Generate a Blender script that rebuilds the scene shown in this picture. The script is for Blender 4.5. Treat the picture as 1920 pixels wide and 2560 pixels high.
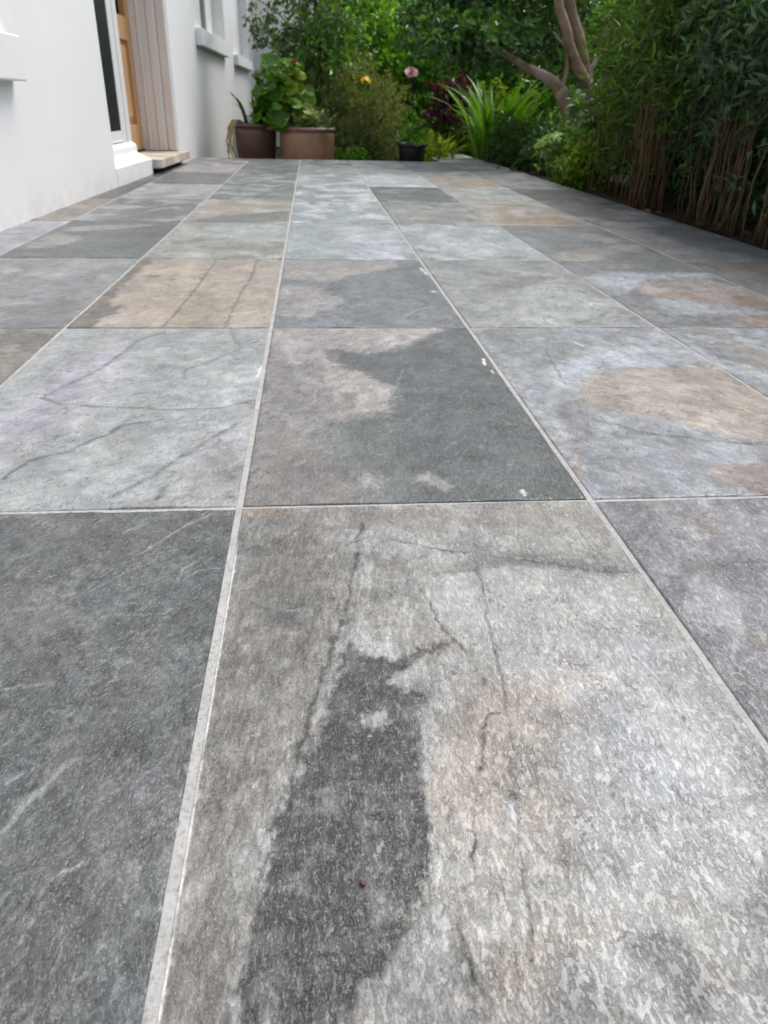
import bpy, bmesh, math, random
import numpy as np
from mathutils import Vector, Matrix

for _o in list(bpy.data.objects):
    bpy.data.objects.remove(_o)
SC = bpy.context.scene
COL = SC.collection

# ------------------------------------------------------------------ camera
cam_d = bpy.data.cameras.new('camera')
cam = bpy.data.objects.new('camera', cam_d); COL.objects.link(cam)
FW = Vector((0.085758, 0.877218, -0.472370)); RT = Vector((0.996075, -0.085918, 0.021282)); UP = Vector((0.021916, 0.472341, 0.881143))
M = Matrix((RT, UP, -FW)).transposed().to_4x4(); M.translation = (0, 0, 0.443)
cam.matrix_world = M
cam_d.sensor_fit = 'VERTICAL'; cam_d.sensor_height = 36.0; cam_d.sensor_width = 27.0
cam_d.lens = 36 * 1888.37 / 2560
cam_d.clip_start = 0.02; cam_d.clip_end = 500
cam_d.dof.use_dof = True; cam_d.dof.focus_distance = 0.75
cam_d.dof.aperture_fstop = cam_d.lens / 2.1
SC.camera = cam

# ------------------------------------------------------------------ sky, sun, exposure: soft bright overcast
SUN_EL, SUN_AZ = math.radians(58), math.radians(44)     # azimuth clockwise from +Y (ahead, to the right)
world = bpy.data.worlds.new('World'); SC.world = world; world.use_nodes = True
wn, wl = world.node_tree.nodes, world.node_tree.links
wn.clear()
wo = wn.new('ShaderNodeOutputWorld'); bg = wn.new('ShaderNodeBackground'); sky = wn.new('ShaderNodeTexSky')
sky.sky_type = 'NISHITA'; sky.sun_disc = False; sky.sun_elevation = SUN_EL; sky.sun_rotation = SUN_AZ
sky.air_density = 1.0; sky.dust_density = 4.0; sky.ozone_density = 1.0
hs = wn.new('ShaderNodeHueSaturation'); hs.inputs['Saturation'].default_value = 0.5
wl.new(sky.outputs[0], hs.inputs['Color']); wl.new(hs.outputs[0], bg.inputs[0]); bg.inputs[1].default_value = 0.15
wl.new(bg.outputs[0], wo.inputs[0])
sun_d = bpy.data.lights.new('sun', 'SUN'); sun = bpy.data.objects.new('sun', sun_d); COL.objects.link(sun)
sun_d.energy = 1.15; sun_d.angle = math.radians(30); sun_d.color = (1.0, 0.99, 0.97)
sd = Vector((math.sin(SUN_AZ) * math.cos(SUN_EL), math.cos(SUN_AZ) * math.cos(SUN_EL), math.sin(SUN_EL)))
sun.rotation_euler = sd.to_track_quat('Z', 'Y').to_euler(); sun.location = (3, -3, 8)
vs = SC.view_settings
vs.view_transform = 'Standard'; vs.look = 'None'; vs.gamma = 1.0; vs.use_curve_mapping = False
vs.exposure = 0.62
SC.cycles.max_bounces = 8; SC.cycles.diffuse_bounces = 4; SC.cycles.transmission_bounces = 4

# ------------------------------------------------------------------ helpers
def lin(c):
    c = np.asarray(c, float) / 255.0
    return np.where(c <= .04045, c / 12.92, ((c + .055) / 1.055) ** 2.4)

def link(o, parent=None):
    COL.objects.link(o)
    if parent is not None: o.parent = parent
    return o

def tag(o, label=None, cat=None, group=None, kind=None):
    if label: o['label'] = label
    if cat: o['category'] = cat
    if group: o['group'] = group
    if kind: o['kind'] = kind
    return o

def empty(name, loc=(0, 0, 0), parent=None):
    o = bpy.data.objects.new(name, None); o.location = loc; o.empty_display_size = .1
    return link(o, parent)

def mesh_np(name, V, F, mat, smooth=True, cols=None):
    """numpy mesh: V (n,3), F (m,3) or (m,4)"""
    me = bpy.data.meshes.new(name)
    V = np.ascontiguousarray(V, np.float32); F = np.ascontiguousarray(F, np.int32)
    k = F.shape[1]
    me.vertices.add(len(V)); me.vertices.foreach_set('co', V.ravel())
    me.loops.add(F.size); me.loops.foreach_set('vertex_index', F.ravel())
    me.polygons.add(len(F)); me.polygons.foreach_set('loop_start', np.arange(0, F.size, k, dtype=np.int32))
    me.polygons.foreach_set('loop_total', np.full(len(F), k, np.int32))
    me.polygons.foreach_set('use_smooth', np.full(len(F), smooth, bool))
    if cols is not None:
        a = me.color_attributes.new('tint', 'FLOAT_COLOR', 'POINT')
        a.data.foreach_set('color', np.c_[cols, np.ones(len(cols))].astype(np.float32).ravel())
    me.update(calc_edges=True); me.validate()
    if mat: me.materials.append(mat)
    return me

class MB:
    """collects shapes, builds ONE mesh object"""
    def __init__(s): s.v = []; s.f = []
    def add(s, V, F):
        n = len(s.v); s.v += [tuple(v) for v in V]; s.f += [tuple(i + n for i in f) for f in F]; return s
    def box(s, a, b):
        (x0, y0, z0), (x1, y1, z1) = a, b
        return s.add([(x0,y0,z0),(x1,y0,z0),(x1,y1,z0),(x0,y1,z0),(x0,y0,z1),(x1,y0,z1),(x1,y1,z1),(x0,y1,z1)],
                     [(0,3,2,1),(4,5,6,7),(0,1,5,4),(1,2,6,5),(2,3,7,6),(3,0,4,7)])
    def prism(s, prof, x0, x1, axis=0):
        """profile of (a,b) extruded along axis 0 (a=y,b=z)"""
        n = len(prof)
        V = [(x0, a, b) for a, b in prof] + [(x1, a, b) for a, b in prof]
        F = [tuple(range(n)), tuple(range(2*n-1, n-1, -1))] + [(i, i+n, (i+1) % n + n, (i+1) % n) for i in range(n)]
        return s.add(V, F)
    def lathe(s, prof, seg=40, wob=None):
        n = len(prof); V = []; F = []
        for j in range(seg):
            a = 2*math.pi*j/seg
            for r, z in prof:
                k = 1 if wob is None else 1 + wob*math.sin(3*a+z*9)
                V.append((r*k*math.cos(a), r*k*math.sin(a), z))
        for j in range(seg):
            for i in range(n-1):
                F.append((j*n+i, ((j+1) % seg)*n+i, ((j+1) % seg)*n+i+1, j*n+i+1))
        return s.add(V, F)
    def tube(s, pts, rad, seg=6, cap=True):
        pts = [Vector(q) for q in pts]; V = []; F = []
        up = Vector((.31, .17, .93)).normalized()
        for i, q in enumerate(pts):
            t = (pts[min(i+1, len(pts)-1)] - pts[max(i-1, 0)]).normalized()
            a = t.cross(up)
            if a.length < .05: a = t.cross(Vector((1, 0, 0)))
            a.normalize(); b = t.cross(a)
            r = rad[i] if hasattr(rad, '__len__') else rad
            for k in range(seg):
                w = 2*math.pi*k/seg; V.append(q + (a*math.cos(w) + b*math.sin(w))*r)
        for i in range(len(pts)-1):
            for k in range(seg):
                F.append((i*seg+k, i*seg+(k+1) % seg, (i+1)*seg+(k+1) % seg, (i+1)*seg+k))
        if cap:
            F.append(tuple(range(seg-1, -1, -1))); F.append(tuple((len(pts)-1)*seg+k for k in range(seg)))
        return s.add(V, F)
    def mesh(s, name, mat, smooth=False):
        me = bpy.data.meshes.new(name); me.from_pydata([tuple(v) for v in s.v], [], s.f)
        if smooth:
            me.polygons.foreach_set('use_smooth', [True]*len(me.polygons))
        me.update()
        bm = bmesh.new(); bm.from_mesh(me); bmesh.ops.recalc_face_normals(bm, faces=bm.faces); bm.to_mesh(me); bm.free()
        if mat: me.materials.append(mat)
        return me
    def build(s, name, mat, parent=None, smooth=False, bevel=0, seg=2):
        o = link(bpy.data.objects.new(name, s.mesh(name, mat, smooth)), parent)
        if bevel:
            b = o.modifiers.new('bevel', 'BEVEL'); b.width = bevel; b.segments = seg; b.limit_method = 'ANGLE'; b.angle_limit = math.radians(40)
            b.harden_normals = False
        return o

# ---- numpy gradient noise
def _grad(ix, iy, seed):
    h = (ix.astype(np.int64) * 374761393 + iy.astype(np.int64) * 668265263 + seed * 362437) & 0x7fffffff
    h = ((h ^ (h >> 13)) * 1274126177) & 0x7fffffff
    a = ((h ^ (h >> 16)) & 0xffff) * (2*np.pi/65536.0)
    return np.cos(a), np.sin(a)
def perlin(x, y, seed=0):
    x0 = np.floor(x); y0 = np.floor(y); fx = x-x0; fy = y-y0
    ux = fx*fx*fx*(fx*(fx*6-15)+10); uy = fy*fy*fy*(fy*(fy*6-15)+10)
    def d(i, j):
        gx, gy = _grad(x0+i, y0+j, seed); return gx*(fx-i)+gy*(fy-j)
    a = d(0,0); b = d(1,0); c = d(0,1); e = d(1,1)
    return (a+(b-a)*ux)*(1-uy)+(c+(e-c)*ux)*uy
def fbm(x, y, seed=0, octv=4, gain=.55):
    s = np.zeros_like(x); amp = 1.0; tot = 0
    for i in range(octv):
        s += amp*perlin(x*2**i+i*17.3, y*2**i-i*9.1, seed+i*31); tot += amp; amp *= gain
    return s/tot*1.6
def sstep(a, b, x):
    t = np.clip((x-a)/(b-a), 0, 1); return t*t*(3-2*t)
def poly_sd(P, poly):
    """signed distance (inside negative) of points P (n,2) to a polygon"""
    poly = np.asarray(poly, float); n = len(poly); d = np.full(len(P), 1e9); ins = np.zeros(len(P), bool)
    for i in range(n):
        a = poly[i]; b = poly[(i+1) % n]; e = b-a; w = P-a
        t = np.clip((w@e)/max(e@e, 1e-12), 0, 1)
        q = w - t[:, None]*e; d = np.minimum(d, q[:, 0]**2+q[:, 1]**2)
        c = (a[1] <= P[:, 1]) != (b[1] <= P[:, 1])
        with np.errstate(divide='ignore', invalid='ignore'):
            xi = a[0]+(P[:, 1]-a[1])/(b[1]-a[1]+1e-15)*(b[0]-a[0])
        ins ^= c & (P[:, 0] < xi)
    d = np.sqrt(d); return np.where(ins, -d, d)
def line_d(P, pts):
    pts = np.asarray(pts, float); d = np.full(len(P), 1e9); 
    for i in range(len(pts)-1):
        a = pts[i]; e = pts[i+1]-a; w = P-a; t = np.clip((w@e)/max(e@e, 1e-12), 0, 1); q = w-t[:, None]*e
        d = np.minimum(d, q[:, 0]**2+q[:, 1]**2)
    return np.sqrt(d)

# ------------------------------------------------------------------ materials
def new_mat(name):
    m = bpy.data.materials.new(name); m.use_nodes = True
    nt = m.node_tree; b = nt.nodes['Principled BSDF']
    return m, nt, b
def nd(nt, t, **k):
    n = nt.nodes.new(t)
    for a, v in k.items(): setattr(n, a, v)
    return n
def noise(nt, vec, scale, detail=4, rough=.55, dist=0.0):
    n = nd(nt, 'ShaderNodeTexNoise'); n.inputs['Scale'].default_value = scale; n.inputs['Detail'].default_value = detail
    n.inputs['Roughness'].default_value = rough; n.inputs['Distortion'].default_value = dist
    nt.links.new(vec, n.inputs['Vector']); return n.outputs['Fac']
def ramp(nt, fac, stops):
    r = nd(nt, 'ShaderNodeValToRGB'); e = r.color_ramp.elements
    while len(e) < len(stops): e.new(.5)
    for i, (p, c) in enumerate(stops):
        e[i].position = p; e[i].color = (*c, 1) if hasattr(c, '__len__') else (c, c, c, 1)
    nt.links.new(fac, r.inputs[0]); return r.outputs[0]
def mix(nt, a, b, fac, mode='MIX'):
    m = nd(nt, 'ShaderNodeMix', data_type='RGBA', blend_type=mode)
    for s, v in ((6, a), (7, b), (0, fac)):
        if hasattr(v, 'links'): nt.links.new(v, m.inputs[s])
        elif hasattr(v, '__len__'): m.inputs[s].default_value = (*v, 1)
        else: m.inputs[s].default_value = v
    return m.outputs[2]
def obj_co(nt, scale=(1, 1, 1), rand=False):
    t = nd(nt, 'ShaderNodeTexCoord'); mp = nd(nt, 'ShaderNodeMapping'); mp.inputs['Scale'].default_value = scale
    nt.links.new(t.outputs['Object'], mp.inputs[0])
    if rand:
        oi = nd(nt, 'ShaderNodeObjectInfo'); cx = nd(nt, 'ShaderNodeMath', operation='MULTIPLY'); cx.inputs[1].default_value = 91.7
        nt.links.new(oi.outputs['Random'], cx.inputs[0]); nt.links.new(cx.outputs[0], mp.inputs['Location'])
    return mp.outputs[0]
def bump(nt, b, h, strength, dist=.01, prev=None):
    n = nd(nt, 'ShaderNodeBump'); n.inputs['Strength'].default_value = strength; n.inputs['Distance'].default_value = dist
    nt.links.new(h, n.inputs['Height'])
    if prev is not None: nt.links.new(prev, n.inputs['Normal'])
    nt.links.new(n.outputs[0], b.inputs['Normal']); return n.outputs[0]

def mat_noisy(name, c1, c2, scale=8, rough=.7, bstr=.2, bscale=60, bdist=.004, spec=.5, c3=None, s3=2.0):
    m, nt, b = new_mat(name); co = obj_co(nt, rand=True)
    c = ramp(nt, noise(nt, co, scale, 6), [(.3, c1), (.7, c2)])
    if c3 is not None:
        c = mix(nt, c, c3, ramp(nt, noise(nt, co, s3, 5), [(.5, 0.), (.68, 1.)]))
    nt.links.new(c, b.inputs['Base Color']); b.inputs['Roughness'].default_value = rough; b.inputs['Specular IOR Level'].default_value = spec
    if bstr: bump(nt, b, noise(nt, co, bscale, 4), bstr, bdist)
    return m

def mat_tile():
    m, nt, b = new_mat('porcelain_slate'); L = nt.links
    at = nd(nt, 'ShaderNodeAttribute', attribute_name='tint')
    co = obj_co(nt, (1, 1, 1), rand=True); cs = obj_co(nt, (1.0, .42, 1), rand=True); ck = obj_co(nt, (1.0, .22, 1), rand=True)
    # crisp wrinkled relief: long creases, short flakes, thin dark cracks, mineral flecks
    gA = noise(nt, cs, 250, 3, .6, .25); gB = noise(nt, co, 470, 1.2, .5, .6); g3 = noise(nt, co, 34, 5, .6); gm = noise(nt, co, 19, 3, .6); gC = noise(nt, ck, 85, 4, .62, .25)
    crease = ramp(nt, gA, [(.36, .0), (.47, .72), (.50, .25), (.53, .80), (.66, 1.)])
    crack = ramp(nt, gC, [(.478, 1.), (.494, .0), (.506, .0), (.522, 1.)])
    crack = mix(nt, (1, 1, 1), crack, ramp(nt, gm, [(.48, .0), (.62, 1.)]))
    fleck = ramp(nt, gB, [(.60, .0), (.68, 1.)])
    c = mix(nt, at.outputs['Color'], ramp(nt, crease, [(.0, .66), (.5, .94), (1., 1.26)]), .36, 'MULTIPLY')
    c = mix(nt, c, ramp(nt, gB, [(.32, .7), (.5, 1.), (.68, 1.25)]), .32, 'MULTIPLY')
    c = mix(nt, c, ramp(nt, g3, [(.3, .75), (.7, 1.25)]), .6, 'MULTIPLY')
    c = mix(nt, c, ramp(nt, crack, [(0, .45), (1, 1.)]), .6, 'MULTIPLY')
    L.new(mix(nt, c, (.62, .62, .60), mix(nt, (0, 0, 0), fleck, .14)), b.inputs['Base Color'])
    L.new(ramp(nt, g3, [(.3, .28), (.7, .50)]), b.inputs['Roughness']); b.inputs['Specular IOR Level'].default_value = .52
    n1 = bump(nt, b, crease, .6, .0010); n2 = bump(nt, b, crack, .45, .0008, n1)
    bump(nt, b, gB, .35, .0008, n2)
    return m
def mat_plaster():
    m, nt, b = new_mat('white_render'); co = obj_co(nt)
    c = ramp(nt, noise(nt, co, 1.6, 6, .6), [(.3, (.80, .81, .81)), (.7, (.86, .865, .865))])
    # faint grime with an outline of its own low on the wall
    sx = nd(nt, 'ShaderNodeSeparateXYZ'); nt.links.new(co, sx.inputs[0])
    zr = ramp(nt, sx.outputs['Z'], [(.0, 1.), (.16, 0.)])
    gr = mix(nt, (0, 0, 0), zr, ramp(nt, noise(nt, co, 9, 6, .7), [(.42, 0.), (.7, 1.)]))
    c = mix(nt, c, (.70, .69, .66), gr)
    nt.links.new(c, b.inputs['Base Color']); b.inputs['Roughness'].default_value = .52
    h1 = noise(nt, co, 14, 5, .6); n1 = bump(nt, b, h1, .35, .006)
    v = nd(nt, 'ShaderNodeTexVoronoi'); v.inputs['Scale'].default_value = 55; nt.links.new(co, v.inputs['Vector'])
    n2 = bump(nt, b, ramp(nt, v.outputs['Distance'], [(.0, 1.), (.12, 0.)]), .12, .002, n1)
    bump(nt, b, noise(nt, co, 160, 3), .25, .0012, n2)
    return m
def mat_leaf(name='leaf', rough=.42, trans=.3, spec=.5):
    m, nt, b = new_mat(name); L = nt.links
    at = nd(nt, 'ShaderNodeAttribute', attribute_name='tint')
    co = obj_co(nt); c = mix(nt, at.outputs['Color'], ramp(nt, noise(nt, co, 45, 3), [(.3, .75), (.7, 1.25)]), 1., 'MULTIPLY')
    L.new(c, b.inputs['Base Color']); b.inputs['Roughness'].default_value = rough; b.inputs['Specular IOR Level'].default_value = spec
    tr = nd(nt, 'ShaderNodeBsdfTranslucent'); ms = nd(nt, 'ShaderNodeMixShader'); ms.inputs[0].default_value = trans
    L.new(mix(nt, c, (1.5, 1.35, .5), 1., 'MULTIPLY'), tr.inputs[0])
    L.new(b.outputs[0], ms.inputs[1]); L.new(tr.outputs[0], ms.inputs[2])
    L.new(ms.outputs[0], nt.nodes['Material Output'].inputs[0])
    return m
def mat_wood():
    m, nt, b = new_mat('pine_door'); co = obj_co(nt, (14, 14, 1.1))
    c = ramp(nt, noise(nt, co, 3.2, 6, .6, 1.0), [(.25, (.42, .20, .075)), (.5, (.58, .33, .15)), (.75, (.68, .42, .21))])
    nt.links.new(c, b.inputs['Base Color']); b.inputs['Roughness'].default_value = .42
    bump(nt, b, noise(nt, co, 12, 4), .1, .001)
    return m
def mat_plain(name, c, rough=.4, spec=.5, vary=.12):
    c = np.array(c); return mat_noisy(name, tuple(c*(1-vary)), tuple(np.minimum(c*(1+vary), 1)), 6, rough, .05, 90, .001, spec)
MAT = dict(
    tile=mat_tile(), plaster=mat_plaster(), leaf=mat_leaf('leaf', .42, .42), gloss=mat_leaf('glossy_leaf', .28, .34, .6), wood=mat_wood(),
    grout=mat_noisy('cement_grout', (.34, .337, .325), (.44, .435, .42), 40, .9, .5, 900, .0012, .3, (.26, .255, .24), 260),
    slab=mat_noisy('concrete', (.22, .21, .19), (.34, .33, .31), 12, .9, .4, 120, .004),
    soil=mat_noisy('garden_soil', (.018, .013, .009), (.055, .04, .027), 9, .95, .8, 40, .03, .2),
    path=mat_noisy('pale_paving', (.36, .37, .36), (.48, .49, .48), 5, .7, .3, 80, .003),
    white=mat_plain('white_gloss_paint', (.80, .80, .79), .3, .5, .02), cream=mat_noisy('old_cream_paint', (.78, .74, .71), (.83, .81, .785), 3, .5, .1, 40, .002),
    dark=mat_plain('dark_glass', (.012, .013, .016), .35, .3), pane=mat_plain('window_pane', (.02, .02, .02), .12, .5), stone=mat_noisy('sandstone_step', (.34, .29, .22), (.52, .46, .38), 7, .85, .5, 60, .004, .3, (.62, .58, .52), 4),
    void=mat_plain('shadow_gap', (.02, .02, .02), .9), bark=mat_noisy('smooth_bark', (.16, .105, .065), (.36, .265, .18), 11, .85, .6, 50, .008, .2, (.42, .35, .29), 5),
    darkbark=mat_noisy('dark_bark', (.035, .025, .018), (.09, .07, .05), 14, .9, .6, 60, .006, .2),
    cane=mat_noisy('brown_cane', (.06, .032, .017), (.15, .09, .048), 9, .7, .3, 60, .003, .3, (.15, .125, .045), 3),
    greencane=mat_noisy('olive_cane', (.10, .085, .025), (.20, .18, .06), 9, .6, .3, 60, .003, .3),
    potdark=mat_noisy('dark_brown_glaze', (.09, .046, .032), (.15, .078, .055), 5, .35, .1, 30, .003), pot=mat_noisy('brown_glaze', (.29, .155, .088), (.40, .235, .14), 4, .38, .1, 30, .003, .5, (.22, .12, .07), 3),
    potrim=mat_noisy('worn_pot_rim', (.17, .09, .075), (.26, .15, .13), 9, .45, .1, 40, .002), plastic=mat_plain('black_plastic', (.010, .011, .014), .4),
    compost=mat_noisy('compost', (.02, .014, .01), (.05, .035, .025), 30, .95, .6, 80, .01),
    red=mat_plain('red_petal', (.55, .012, .012), .5), yellow=mat_plain('yellow_petal', (.75, .50, .01), .5), pink=mat_plain('pink_petal', (.85, .55, .55), .5, .3, .08),
    straw=mat_plain('dry_straw', (.42, .30, .13), .6, .3, .3), pale=mat_plain('bleached_leaf', (.62, .57, .52), .6, .3, .15), seed=mat_plain('brown_seed', (.10, .035, .02), .5), stalk=mat_plain('green_stalk', (.10, .16, .03), .5, .4, .3),
)

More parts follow.
